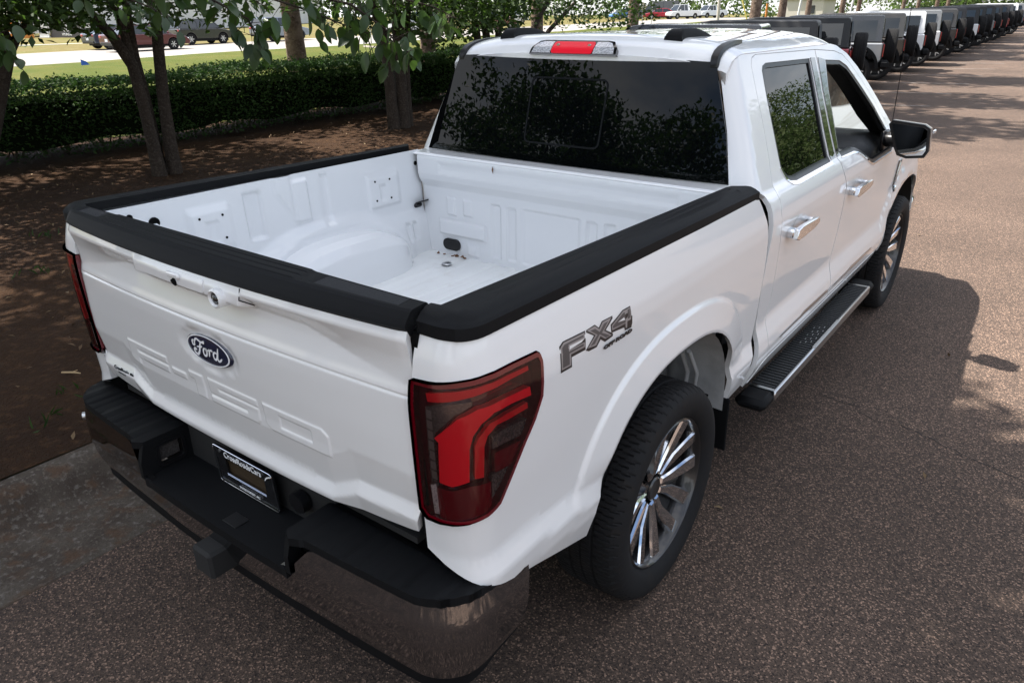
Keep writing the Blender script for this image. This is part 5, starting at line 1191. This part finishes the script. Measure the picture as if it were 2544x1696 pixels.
tree('multi_stem_tree', 'clump of fused grey stems left of the truck cab', (-8.2, 8.88, .14),
     [([(-8.2, 8.74, 0), (-8.2, 8.70, .6), (-8.2, 8.68, 1.2), (-8.2, 8.60, 1.8), (-8.2, 8.40, 2.3), (-8.2, 8.1, 3.0)], [.13, .10, .09, .08, .07, .05]),
      ([(-8.15, 8.92, 0), (-8.15, 8.92, .6), (-8.15, 8.92, 1.4), (-8.15, 8.92, 2.0), (-8.1, 9.0, 3.0)], [.14, .11, .10, .09, .06]), ([(-8.2, 9.10, 0), (-8.2, 9.10, .6), (-8.2, 9.12, 1.3), (-8.2, 9.2, 1.9), (-8.2, 9.5, 3.0)], [.10, .08, .07, .06, .04])],
     [((-8.1, 9.0, 4.0), (2.9, 2.5, 1.5), 11000, 240), ((-8.0, 9.3, 2.30), (2.1, 1.5, .42), 3200, 74), ((-7.6, 9.6, 1.85), (.9, .6, .30), 500, 16)], .118, group=TG)
tree('multi_stem_tree', 'spreading thin-stemmed tree partly hidden by the truck cab', (-8.3, 11.6, .19),
     [([(-8.3, 11.5, .05), (-8.2, 11.35, .7), (-8.1, 11.1, 1.4), (-8.1, 11.0, 2.0), (-8.1, 10.8, 3.)], [.10, .085, .075, .07, .05]), ([(-8.3, 11.6, .05), (-8.3, 11.65, .8), (-8.25, 11.55, 1.5), (-8.2, 11.4, 2.2), (-8.2, 11.3, 3.1)], [.11, .09, .08, .075, .05]),
      ([(-8.3, 11.75, .05), (-8.3, 11.9, .9), (-8.3, 12.0, 1.7), (-8.3, 12.3, 2.4), (-8.3, 12.7, 3.2)], [.10, .08, .07, .06, .04]), ([(-8.3, 12.4, .05), (-8.3, 12.7, .9), (-8.3, 13.2, 1.7), (-8.3, 13.9, 2.4), (-8.3, 14.5, 3.2)], [.09, .07, .055, .05, .04]),
      ([(-8.4, 12.6, .05), (-8.4, 13.2, 1.0), (-8.4, 14.0, 1.7), (-8.4, 15.1, 2.3)], [.08, .06, .05, .04])],
     [((-8.2, 12.4, 4.0), (2.8, 2.8, 1.5), 10000, 220), ((-8.2, 11.2, 2.28), (1.9, 1.5, .45), 3000, 70), ((-8.0, 15.5, 2.15), (1.2, 2.0, .40), 1200, 34)], .118, group=TG)
# tall shade tree left of the tailgate, whose branches hang in at the top of the picture
sh = tree('broad_shade_tree', 'broad-leaved shade tree whose branches hang in from above the left of the truck', (-5.6, -2.4, ZB),
     [([(-5.6, -2.4, 0), (-5.6, -2.35, 1.2), (-5.5, -2.3, 2.6), (-5.6, -2.3, 5.2), (-5.5, -2.2, 8.4)], [.24, .20, .18, .15, .08]), ([(-5.5, -2.3, 2.4), (-4.6, -1.2, 3.3), (-3.6, .2, 3.6), (-2.9, 1.4, 3.0)], [.11, .08, .055, .03]), ([(-5.6, -2.3, 5.0), (-5.0, -2.6, 6.8), (-4.4, -2.8, 8.6)], [.11, .09, .05])],
     [((-5.0, -1.4, 9.6), (2.6, 2.7, 1.3), 10000, 260), ((-4.2, .50, 9.6), (1.9, 1.35, .8), 6000, 130), ((-6.4, -2.6, 9.4), (3.0, 2.7, 1.5), 7000, 180), ((-6.6, -.4, 8.6), (2.4, 2.6, 1.3), 4500, 110)], .21, limbs=24, ar=.60, clump=.38)
PIN = 'tall pines along the parking row'
for i, (x, y, d, col) in enumerate([(-10.9, 12.6, .17, ''), (-10.6, 16.6, .16, ''), (-10.5, 21.8, .18, 'nearest'), (-10.5, 32.6, .22, ''), (-10.5, 36.0, .17, ''), (-10.6, 40.2, .13, ''), (-10.4, 45.6, .14, ''), (-10.5, 49.5, .12, ''), (-10.5, 61.8, .13, ''), (-10.4, 66.5, .13, ''), (-10.5, 74.9, .15, ''), (-10.5, 80.3, .15, '')]):
    z0 = float(zt(y)); hgt = random.uniform(13.5, 16.5)
    lab = ['pine trunk hidden behind the truck cab at the start of the parking row', 'second pine behind the truck cab roof', 'thick pine trunk nearest the truck, left of the far street sign', 'thick pale-barked pine behind the charcoal SUV roof', 'reddish pine trunk beside the orange post behind the SUV row', 'slim pine trunk between the reddish one and the paired white posts', 'dark pine trunk above the silver SUV', 'thin pine trunk above the olive brown SUV', 'thin pine left of the pair past the middle of the row', 'thin pine right of the pair past the middle of the row', 'second pine from the far end of the row', 'pine at the far end of the row'][i]
    tree('pine_tree', lab, (x, y, z0), [([(x, y, z0-.1), (x+.05, y, z0+2.5), (x+.1, y+.1, z0+7), (x+.15, y, z0+hgt)], [d*1.15, d, d*.8, .04])], [((x+.6, y, z0+hgt-1.6), (4.2, 2.0, 2.2), 2300, 52)], .46, LEAFP, BARKP, PIN, .42, limbs=9, ar=.42)
tree('roadside_tree', 'single thick trunk with orange-tinged bark standing behind the hedge', (-13.6, 10.9, .15), [([(-13.6, 10.9, 0), (-13.55, 10.88, 1.0), (-13.55, 10.84, 2.2), (-13.5, 10.7, 4.5), (-13.5, 10.7, 7)], [.27, .235, .21, .17, .10])], [((-13.4, 10.7, 6.6), (3.6, 4.4, 1.9), 8000, 190)], .22, LEAF, BARKP, limbs=14, clump=.4)
tree('roadside_tree', 'tree behind the hedge just out of view at the left, shading the hedge', (-13.9, 1.9, .12), [([(-13.9, 1.9, 0), (-13.9, 1.9, 2.2), (-13.8, 1.9, 4.5), (-13.6, 1.9, 7)], [.26, .22, .17, .08])], [((-13.5, 2.6, 6.6), (3.4, 4.2, 1.8), 7000, 170)], .22, LEAF, BARKP, limbs=14, clump=.4)
# trees on the other side of the lane, seen mirrored in the truck's side glass
for i, (x, y, r, lab) in enumerate([(6.6, 15.5, 1.5, 'rounded bright green bush across the lane'), (7.6, 20.0, 2.0, 'leafy tree across the lane behind the rounded bush'), (9.2, 26.0, 2.5, 'tall leafy tree farther along across the lane'), (9.6, 34.0, 2.8, 'broad tree at the far end across the lane')]):
    z0 = float(zt(y)); tree('lane_side_tree', lab, (x, y, z0), [([(x, y, z0-.1), (x, y, z0+r*.9), (x, y, z0+r*1.6)], [.16, .13, .06])], [((x, y, z0+r*1.05), (r, r, r*1.1), 12000, 80)], .15, LEAFW, None, 'trees across the lane', .16*r, limbs=10)
# ---- trees behind the camera, mirrored in the rear glass
for i, (x, y, r, lab) in enumerate([(-7.6, -8.5, 2.6, 'tree in the bed behind the camera'), (-7.8, -14.0, 2.8, 'tree in the bed farthest behind the camera'), (7.5, -13.0, 3.2, 'tree behind the camera on the lane side'), (-1.0, -22.0, 3.4, 'tree straight behind the camera'), (-5.2, -10.6, 2.8, 'tree behind the camera nearest the curb'), (-9.6, -11.2, 3.0, 'tree behind the camera farthest from the curb')]):
    tree('rear_lot_tree', lab, (x, y, .0), [([(x, y, -.1), (x, y, 2.0), (x, y, 4.0)], [.16, .13, .06])], [((x, y, 4.5), (r*1.15, r*1.15, r*.75), 15000, 95)], .16, LEAF, None, 'trees behind the camera', .34, limbs=14)
# ---- clipped hedge
hd = tag(empty('clipped_hedge', (-10.85, 14, .1)), 'long dark green clipped hedge between the planting bed and the lawn', 'hedge')
HB = np.array([-10.85, 14, .1]); y0h, y1h = -4., 40.
def hz(y): return zt(y)+.10
n = 27000; yy = rng.uniform(y0h, y1h, n)*.5+rng.uniform(y0h, 16, n)*.5; zz = rng.uniform(.06, 1.08, n)**.9; fx = -10.0-.10*rng.random(n)-.10*np.sin(yy*2.3)**2*(zz < .5)
keep = rng.random(n) < np.interp(zz, [.06, .15, .3, .5], [.25, .55, .9, 1]); Pf = np.stack([fx, yy, zz+hz(yy)], 1)[keep]
n = 32000; yy = rng.uniform(y0h, y1h, n)*.5+rng.uniform(y0h, 18, n)*.5; xx = rng.uniform(-11.7, -10.0, n); Pt = np.stack([xx, yy, 1.05+.03*np.sin(yy*1.9)+.03*np.sin(yy*.8+xx)+.035*rng.standard_normal(n)+hz(yy)], 1)
n = 11000; yy = rng.uniform(y0h, y1h, n)*.4+rng.uniform(y0h, 16, n)*.6; Pe = np.stack([rng.uniform(-10.5, -9.98, n), yy, rng.uniform(.84, 1.10, n)+hz(yy)], 1)
n = 9000; yy = rng.uniform(y0h, y1h, n); Pb = np.stack([-11.70+.06*rng.standard_normal(n), yy, rng.uniform(.25, 1.05, n)+hz(yy)], 1)
n = 15000; yy = rng.uniform(y0h, y1h, n); Pi = np.stack([rng.uniform(-11.6, -10.1, n), yy, rng.uniform(.04, .45, n)+hz(yy)], 1)
l = leaves('foliage', np.concatenate([Pf, Pt, Pe, Pb, Pi])-HB, .062, LEAFH, hd, up=.25, droop=0); l['kind'] = 'stuff'
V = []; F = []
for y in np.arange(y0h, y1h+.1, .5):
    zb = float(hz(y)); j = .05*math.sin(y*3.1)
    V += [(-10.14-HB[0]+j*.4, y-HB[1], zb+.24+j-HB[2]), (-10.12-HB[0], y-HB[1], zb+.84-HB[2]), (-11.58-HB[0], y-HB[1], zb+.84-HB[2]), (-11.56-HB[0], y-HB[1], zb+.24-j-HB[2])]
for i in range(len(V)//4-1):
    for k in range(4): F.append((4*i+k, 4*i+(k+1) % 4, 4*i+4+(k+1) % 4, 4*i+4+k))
obj('inner_shade_core', V, F, mat('hedge_core_shade', (.006, .009, .004), 1., spec=0), hd)  # boxed-in inner foliage, coloured near-black to paint the hedge's interior shade
b = MB()
for y in np.arange(y0h, y1h, .55):
    for k in range(4):
        x = -10.85+random.uniform(-.45, .45); y2 = y+random.uniform(-.2, .2); zb = float(hz(y2))-.12
        b.tube([(x-HB[0], y2-HB[1], zb-HB[2]), (x+random.uniform(-.15, .15)-HB[0], y2+random.uniform(-.2, .2)-HB[1], zb+.35-HB[2]), (x+random.uniform(-.3, .3)-HB[0], y2+random.uniform(-.35, .35)-HB[1], zb+.8-HB[2])], [.016, .012, .006], 5)
s_ = b.obj('stems', TWIG, hd); s_['kind'] = 'stuff'
# ---- hanging leaves close to the camera: each leaf its own piece
lm = bpy.data.meshes.new('leaf'); npt = 9; V = []; F = []
for i in range(npt):
    t = i/(npt-1); w = .33*math.sin(math.pi*min(1, t*.96+.02))**.75*(1-.25*t); zc = -.22*t*t
    V += [(-w, t, zc+.10*w), (0, t, zc-.02), (w, t, zc+.10*w)]
for i in range(npt-1): F += [(3*i, 3*i+1, 3*i+4, 3*i+3), (3*i+1, 3*i+2, 3*i+5, 3*i+4)]
lm = mesh('leaf', V, F, mat('big_leaf', (.028, .055, .016), .38, spec=.45, var=[(9, (.030, .060, .018), .4, .65, .8)], bs=(.18, (.10, .20, .035))), smooth=True)
BASE = Vector((-5.6, -2.4, ZB))
bt = MB(); nleaf = 0
def spray(path, n, size, spread=.10):
    global nleaf
    P = [Vector(p) for p in path]; bt.tube([p-BASE for p in P], [.011-.008*i/(len(P)-1) for i in range(len(P))], 6)
    for k in range(n):
        t = random.uniform(.12, 1)*(len(P)-1); i = min(int(t), len(P)-2); p = P[i].lerp(P[i+1], t-i)
        q = p+Vector((random.uniform(-1, 1), random.uniform(-1, 1), random.uniform(-1.1, .5)))*spread; bt.tube([p-BASE, q-BASE], [.003, .0015], 4, caps=False)
        o = link('leaf', lm, sh, q-BASE); s = size*random.uniform(.7, 1.2); o.scale = (s, s, s)
        o.rotation_euler = Euler((random.uniform(-1.45, -.35), random.uniform(-.6, .6), random.uniform(0, 6.28)), 'XYZ'); nleaf += 1
spray([(-3.3, 1.3, 2.55), (-3.05, 1.9, 2.25), (-2.95, 2.30, 2.03), (-3.0, 2.38, 1.92), (-3.02, 2.42, 1.82)], 34, .135, .12)
spray([(-3.3, 1.3, 2.5), (-2.9, 2.1, 2.25), (-2.75, 2.6, 2.10), (-2.65, 2.85, 2.00), (-2.55, 3.05, 1.92)], 40, .135, .13)
spray([(-2.9, 2.1, 2.30), (-2.55, 2.9, 2.12), (-2.42, 3.10, 1.95), (-2.36, 3.18, 1.82), (-2.33, 3.20, 1.74)], 44, .135, .12)
spray([(-2.9, 2.1, 2.35), (-2.5, 3.0, 2.22), (-2.25, 3.45, 2.10), (-2.15, 3.6, 2.02)], 28, .13, .13)
spray([(-3.9, .7, 2.5), (-4.0, 1.4, 2.32), (-4.1, 2.0, 2.20), (-4.2, 2.3, 2.12), (-4.25, 2.45, 2.04)], 26, .12, .12)
spray([(-4.2, .2, 2.6), (-4.1, .7, 2.30), (-4.0, 1.02, 2.08), (-3.95, 1.08, 1.92), (-3.93, 1.10, 1.80)], 24, .13, .11)
spray([(-5.0, 1.4, 2.6), (-5.2, 2.3, 2.35), (-5.35, 2.9, 2.22), (-5.4, 3.1, 2.14)], 26, .11, .13)
spray([(-4.6, 1.8, 2.6), (-4.7, 2.9, 2.38), (-4.8, 3.6, 2.24), (-4.9, 3.9, 2.12)], 30, .11, .14)
bt.obj('hanging_twigs', BARK, sh, smooth=60)
# ---- far woods
def wood(name, label, boxes):
    Q = []
    for (x0, x1, y0, y1, h, n) in boxes:
        k = max(20, n//40); cx = rng.uniform(x0, x1, k); cy_ = rng.uniform(y0, y1, k); czz = rng.uniform(0, 1, k)**.8*h*rng.uniform(.6, 1, k)
        j = rng.integers(0, k, n); p = np.stack([cx[j], cy_[j], czz[j]], 1)+rng.standard_normal((n, 3))*np.array([.9, .9, .6]); p[:, 2] = np.abs(p[:, 2])+zt(p[:, 1]); Q.append(p)
    o = leaves(name, np.concatenate(Q), .55, LEAFW, up=.2, ar=.7); tag(o, label, 'woods', kind='stuff'); return o
wood('far_woods', 'mass of green trees closing the view beyond the far car lot', [(-62, 8, 122, 132, 11, 15000), (-16, 0, 84, 96, 9, 5000), (-100, -60, 110, 130, 11, 5000)])
wood('left_woods', 'dark trees beyond the road at the upper left', [(-100, -90, 20, 42, 9, 4000), (-120, -70, 96, 112, 10, 4000)])
# ---- bed litter
n = 1300; C = np.stack([rng.uniform(-9.8, -1.75, n), rng.uniform(-3, 12, n), np.zeros(n)], 1); C[:, 2] = .137+zt(C[:, 1])+rng.uniform(0, .012, n)
tag(leaves('leaf_litter', C, .055, mat('litter_leaf', (.08, .045, .022), .9, rnd=((.17, .115, .06), 1.)), up=.9, ar=.4, droop=0), 'scattered dead leaves and straw on the planting bed', 'leaf litter', kind='stuff')
n = 420; C = np.stack([rng.uniform(-7.0, -1.8, n), rng.uniform(-2, 9, n), np.zeros(n)], 1); ctr = rng.integers(0, 40, n); cc = C[:40]; C[:, :2] = cc[ctr, :2]+rng.standard_normal((n, 2))*.06; C[:, 2] = .16+zt(C[:, 1])
tag(leaves('grass_sprigs', C, .09, LEAFH, up=.05, ar=.10, droop=-1.2), 'thin sprigs of grass coming up through the planting bed', 'grass', kind='stuff')

n = 60; C = np.stack([rng.uniform(-.8, 4, n), rng.uniform(-1, 14, n), np.zeros(n)], 1); C[:, 2] = .012+zt(C[:, 1])
tag(leaves('stray_leaves', C, .05, MT['litter_leaf'], up=.95, ar=.45, droop=0), 'a few stray dry leaves blown across the asphalt lane', 'leaf litter', kind='stuff')
# ------------------------------------------------------------------ street furniture and far buildings
SIDM = mat('white_siding', (.70, .70, .69), .7, var=[(.4, (.60, .60, .60), .4, .7, .6)]); ROOFM = mat('brown_roof', (.16, .12, .10), .8)
def on(x, y, dz=0): return (x, y, float(zt(y))+dz)
bd = tag(empty('long_building', on(-104, 62), math.radians(-62)), 'long low white sided building beyond the road with a dark sign board', 'building')
b = MB(); b.box((0, 4, 3.0), (64, 8, 6.0)); b.obj('wall', SIDM, bd)
for k in range(20): b = MB(); b.box((0, -.02, .35+.30*k), (64, .06, .02)); b.obj('siding_lap', mat('siding_joint', (.5, .5, .5), .8) if 'siding_joint' not in MT else MT['siding_joint'], bd)
b = MB(); b.prism([(-33, 6.0), (33, 6.0), (32, 7.6), (-32, 7.6)], lambda u, v, w: (u, w*(1 if v < 7 else .7)+1, v), -1, 8); b.obj('roof', ROOFM, bd)
for k in range(6):
    b = MB(); b.box((-26+k*10, -.03, 2.2), (1.3, .12, 1.2)); w_ = b.obj('window', SIDM, bd); b = MB(); b.box((-26+k*10, -.10, 2.2), (1.1, .04, 1.0)); b.obj('pane', CARG, w_)
sg_ = tag(empty('hanging_sign', on(-93.5, 55.6, 2.1), math.radians(-62)), 'dark rectangular sign board with gold lettering in front of the white building', 'sign')
b = MB(); b.box((0, 0, .95), (2.4, .12, 1.9), ch=.02); b.obj('board', mat('sign_board_dark', (.030, .028, .026), .5), sg_)
GOLD = mat('sign_gold', (.45, .32, .10), .5)
text('lettering', 'CROATS', .46, GOLD, sg_, (0, -.07, 1.35), (math.radians(90), 0, 0), bold=.01);
b = MB(); b.box((0, -.065, .28), (1.7, .01, .10)); b.obj('faded_line', WLET, sg_)
b = MB(); b.box((0, -.065, .62), (2.2, .01, .05)); b.obj('rule', GOLD, sg_)
for s in (-1, 1): b = MB(); b.box((s*1.0, .05, -1.0), (.12, .10, 2.2)); b.obj('post', SIDM, sg_)
fb = tag(empty('site_banner', on(-77.0, 34.6), math.radians(13)), 'dark grey construction fence banner with an oval emblem and white lettering', 'banner')
b = MB(); b.box((0, 0, .62), (7.2, .05, 1.20)); b.obj('lower_sheet', mat('banner_grey', (.075, .07, .072), .7), fb); b = MB(); b.box((0, .02, 1.72), (7.2, .05, .98)); b.obj('upper_sheet', mat('banner_slate', (.12, .12, .125), .7), fb)
for k in range(5): b = MB(); b.cyl((-3.6+1.8*k, .06, 0), (-3.6+1.8*k, .06, 2.35), .04, 8); b.obj('post', ALU, fb)
b = MB(); b.box((0, .0, 1.235), (7.3, .06, .03)); b.obj('rail', ALU, fb)
b = MB(); b.lathe([(.84, 0), (.84, -.01), (1, -.01), (1, 0)], 32, lambda a, c2, w: (-1.3+a*.62, -.03+w, .86+c2*.30)); b.box((-1.44, -.035, .86), (.07, .012, .40), rot=(0, .35, 0)); b.box((-1.16, -.035, .86), (.07, .012, .40), rot=(0, .35, 0)); b.box((-1.30, -.035, .86), (.30, .012, .07), rot=(0, -.25, 0)); b.obj('emblem', WLET, fb)
text('lettering', 'HYUNDAI', .30, WLET, fb, (-1.25, -.04, .32), (math.radians(90), 0, 0), bold=.01); text('lettering', 'HYUNDAI', .30, WLET, fb, (1.5, -.04, .98), (math.radians(90), 0, 0), bold=.01)
wp = tag(empty('white_board', on(-80.9, 33.4), math.radians(13)), 'tall pale upright board at the left end of the fence banner', 'board'); b = MB(); b.box((0, 0, 1.25), (1.3, .12, 2.3)); b.obj('sheet', SIDM, wp); b = MB(); b.box((0, -.02, .07), (1.4, .2, .14)); b.obj('foot', SIDM, wp)
ORG = mat('barrel_orange', (.55, .20, .03), .6)
for i, (x, y, lab) in enumerate([(-82.6, 32.6, 'orange and white striped traffic barrel beside the pale board'), (-84.2, 31.8, 'orange and white striped traffic barrel left of the other one')]):
    r_ = tag(empty('traffic_barrel', on(x, y)), lab, 'traffic barrel', 'traffic barrels')
    b = MB(); b.lathe([(0, 1.45), (.36, 1.45), (.42, .95), (.46, .45), (.50, .0)], 18, lambda a, c2, w: (a, c2, w)); b.obj('drum', ORG, r_, smooth=40)
    for z in (.45, .90): b = MB(); b.cyl((0, 0, z), (0, 0, z+.16), .475, 18); b.obj('stripe', WLET, r_, smooth=40)
sf = tag(empty('silt_fence', on(-62, 22)), 'low pale edging line across the verge beyond the road', 'edging')
b = MB(); b.tube([(0, -14, .06), (.2, 0, .06), (.8, 16, .06)], .06, 6); b.obj('edging', mat('edging_pale', (.6, .58, .5), .8), sf)
def pole(label, x, y, h, r, lean=0, m=None, cat='pole', nm='utility_pole', grp=None):
    o = tag(empty(nm, on(x, y)), label, cat, grp); b = MB(); b.tube([(0, 0, -.2), (lean*.5, 0, h/2), (lean, 0, h)], [r, r*.95, r*.85], 10); b.obj('shaft', m or SIDM, o, smooth=60)
    b = MB(); b.cyl((lean, 0, h), (lean, 0, h+.08), r*1.05, 10); b.obj('cap', ALU, o); return o
WPOL = mat('weathered_pole', (.48, .43, .38), .8)
pole('pale weathered utility pole behind the SUV row near the far car lot', -30.4, 76.5, 9, .16, m=WPOL)
pole('thin leaning white post left of the paired white posts', -13.9, 49.0, 4.2, .07, .35, SIDM, 'post', 'marker_post')
pole('left one of the paired white posts behind the SUV row', -12.4, 52.8, 4.2, .08, .25, SIDM, 'post', 'marker_post'); pole('right one of the paired white posts behind the SUV row', -11.9, 52.9, 4.4, .06, .45, SIDM, 'post', 'marker_post')
pole('short orange post beside the reddish pine trunk', -11.4, 36.6, 2.05, .06, .0, ORG, 'post', 'marker_post')
g_ = tag(empty('guy_wire_guard', on(-12.4, 34.0)), 'slanting yellow guy wire guard behind the charcoal SUV roof', 'wire guard'); b = MB(); b.tube([(0, 0, 4.2), (1.6, 0, 0)], .035, 8); b.obj('sleeve', mat('guard_yellow', (.62, .52, .12), .6), g_); b = MB(); b.cyl((1.6, 0, -.1), (1.6, 0, .15), .05, 8); b.obj('anchor', ALU, g_)
ss = tag(empty('street_name_sign', on(-34.5, 70.0)), 'green street name sign on a thin post in front of the far car lot', 'street sign'); b = MB(); b.cyl((0, 0, 0), (0, 0, 3.0), .035, 8); b.obj('post', ALU, ss)
SGRN = mat('sign_green', (.03, .22, .16), .5)
b = MB(); b.box((0, 0, 2.62), (1.0, .03, .24), rot=(0, 0, math.radians(28))); b.obj('blade', SGRN, ss); b = MB(); b.box((0, 0, 2.90), (.95, .03, .22), rot=(0, 0, math.radians(-62))); b.obj('blade', SGRN, ss)
ds = tag(empty('diamond_sign', on(-34.2, 67.5)), 'back of a diamond-shaped road sign on a thin post below the street sign', 'road sign'); b = MB(); b.cyl((0, 0, 0), (0, 0, 2.1), .035, 8); b.obj('post', ALU, ds); b = MB(); b.box((0, .02, 1.85), (.60, .02, .60), rot=(0, math.radians(45), math.radians(28))); b.obj('plate', mat('sign_back', (.46, .38, .30), .5), ds)
for i, (x, y, c_, lab) in enumerate([(-28.5, 100.5, (.55, .50, .44), 'small pale house roof peak left of the white SUV tops'), (-12.0, 99.0, (.52, .50, .47), 'small pale house peak past the middle of the SUV row')]):
    h_ = tag(empty('far_house', on(x, y)), lab, 'house', 'far houses'); b = MB(); b.box((0, 0, 1.1), (4.4, 5, 2.2)); b.obj('wall', mat('house_wall', c_, .8), h_)
    b = MB(); b.prism([(-2.5, 2.2), (2.5, 2.2), (0, 3.6)], lambda u, v, w: (u, w, v), -2.7, 2.7); b.obj('roof', mat('house_roof', (.36, .31, .28), .8), h_); b = MB(); b.box((.9, -2.52, 1.1), (.7, .06, .9)); b.obj('window', CARG, h_)
mb_ = tag(empty('mailbox_post', on(-32.9, 30.7, .08)), 'thin grey roadside post with a fallen board on the lawn', 'post'); b = MB(); b.cyl((0, 0, 0), (0, 0, .85), .03, 8); b.obj('post', ALU, mb_); b = MB(); b.box((1.1, -.4, .04), (2.2, .10, .08), rot=(0, 0, -.35)); b.obj('board', WPOL, mb_)
gs = tag(empty('green_directional_sign', on(-36.4, 33.8)), 'green road sign on posts glimpsed through the leaves', 'road sign')
b = MB(); b.box((0, 0, 3.4), (1.6, .04, 1.5), rot=(0, 0, math.radians(45))); b.obj('panel', mat('teal_sign', (.02, .22, .17), .5), gs)
for s in (-.4, .4): b = MB(); b.cyl((s, s, 0), (s, s, 4.1), .04, 8); b.obj('post', ALU, gs)
fl = tag(empty('marker_flag', on(-29.9, 13.24, .09)), 'small blue marker flag on the sunny lawn', 'flag'); b = MB(); b.cyl((0, 0, -.05), (0, 0, .42), .006, 6); b.obj('wire', ALU, fl)
V = [(0, 0, .42), (.02, -.02, .20), (.20, .22, .22), (.14, .14, .34)]; obj('flag', V, [(0, 1, 2, 3)], mat('flag_blue', (.02, .10, .45), .6), fl)
tw = tag(empty('twig', (-2.55, .42, .15)), 'short pale twig lying on the soil beside the curb', 'twig'); b = MB(); b.tube([(0, 0, 0), (.06, .03, .006), (.10, .06, .0)], [.006, .006, .004], 6); b.obj('stick', mat('pale_twig', (.42, .30, .16), .8), tw)
b = MB(); b.tube([(.06, .03, .006), (.07, .06, .012)], [.003, .002], 5); b.obj('shoot', MT['pale_twig'], tw)
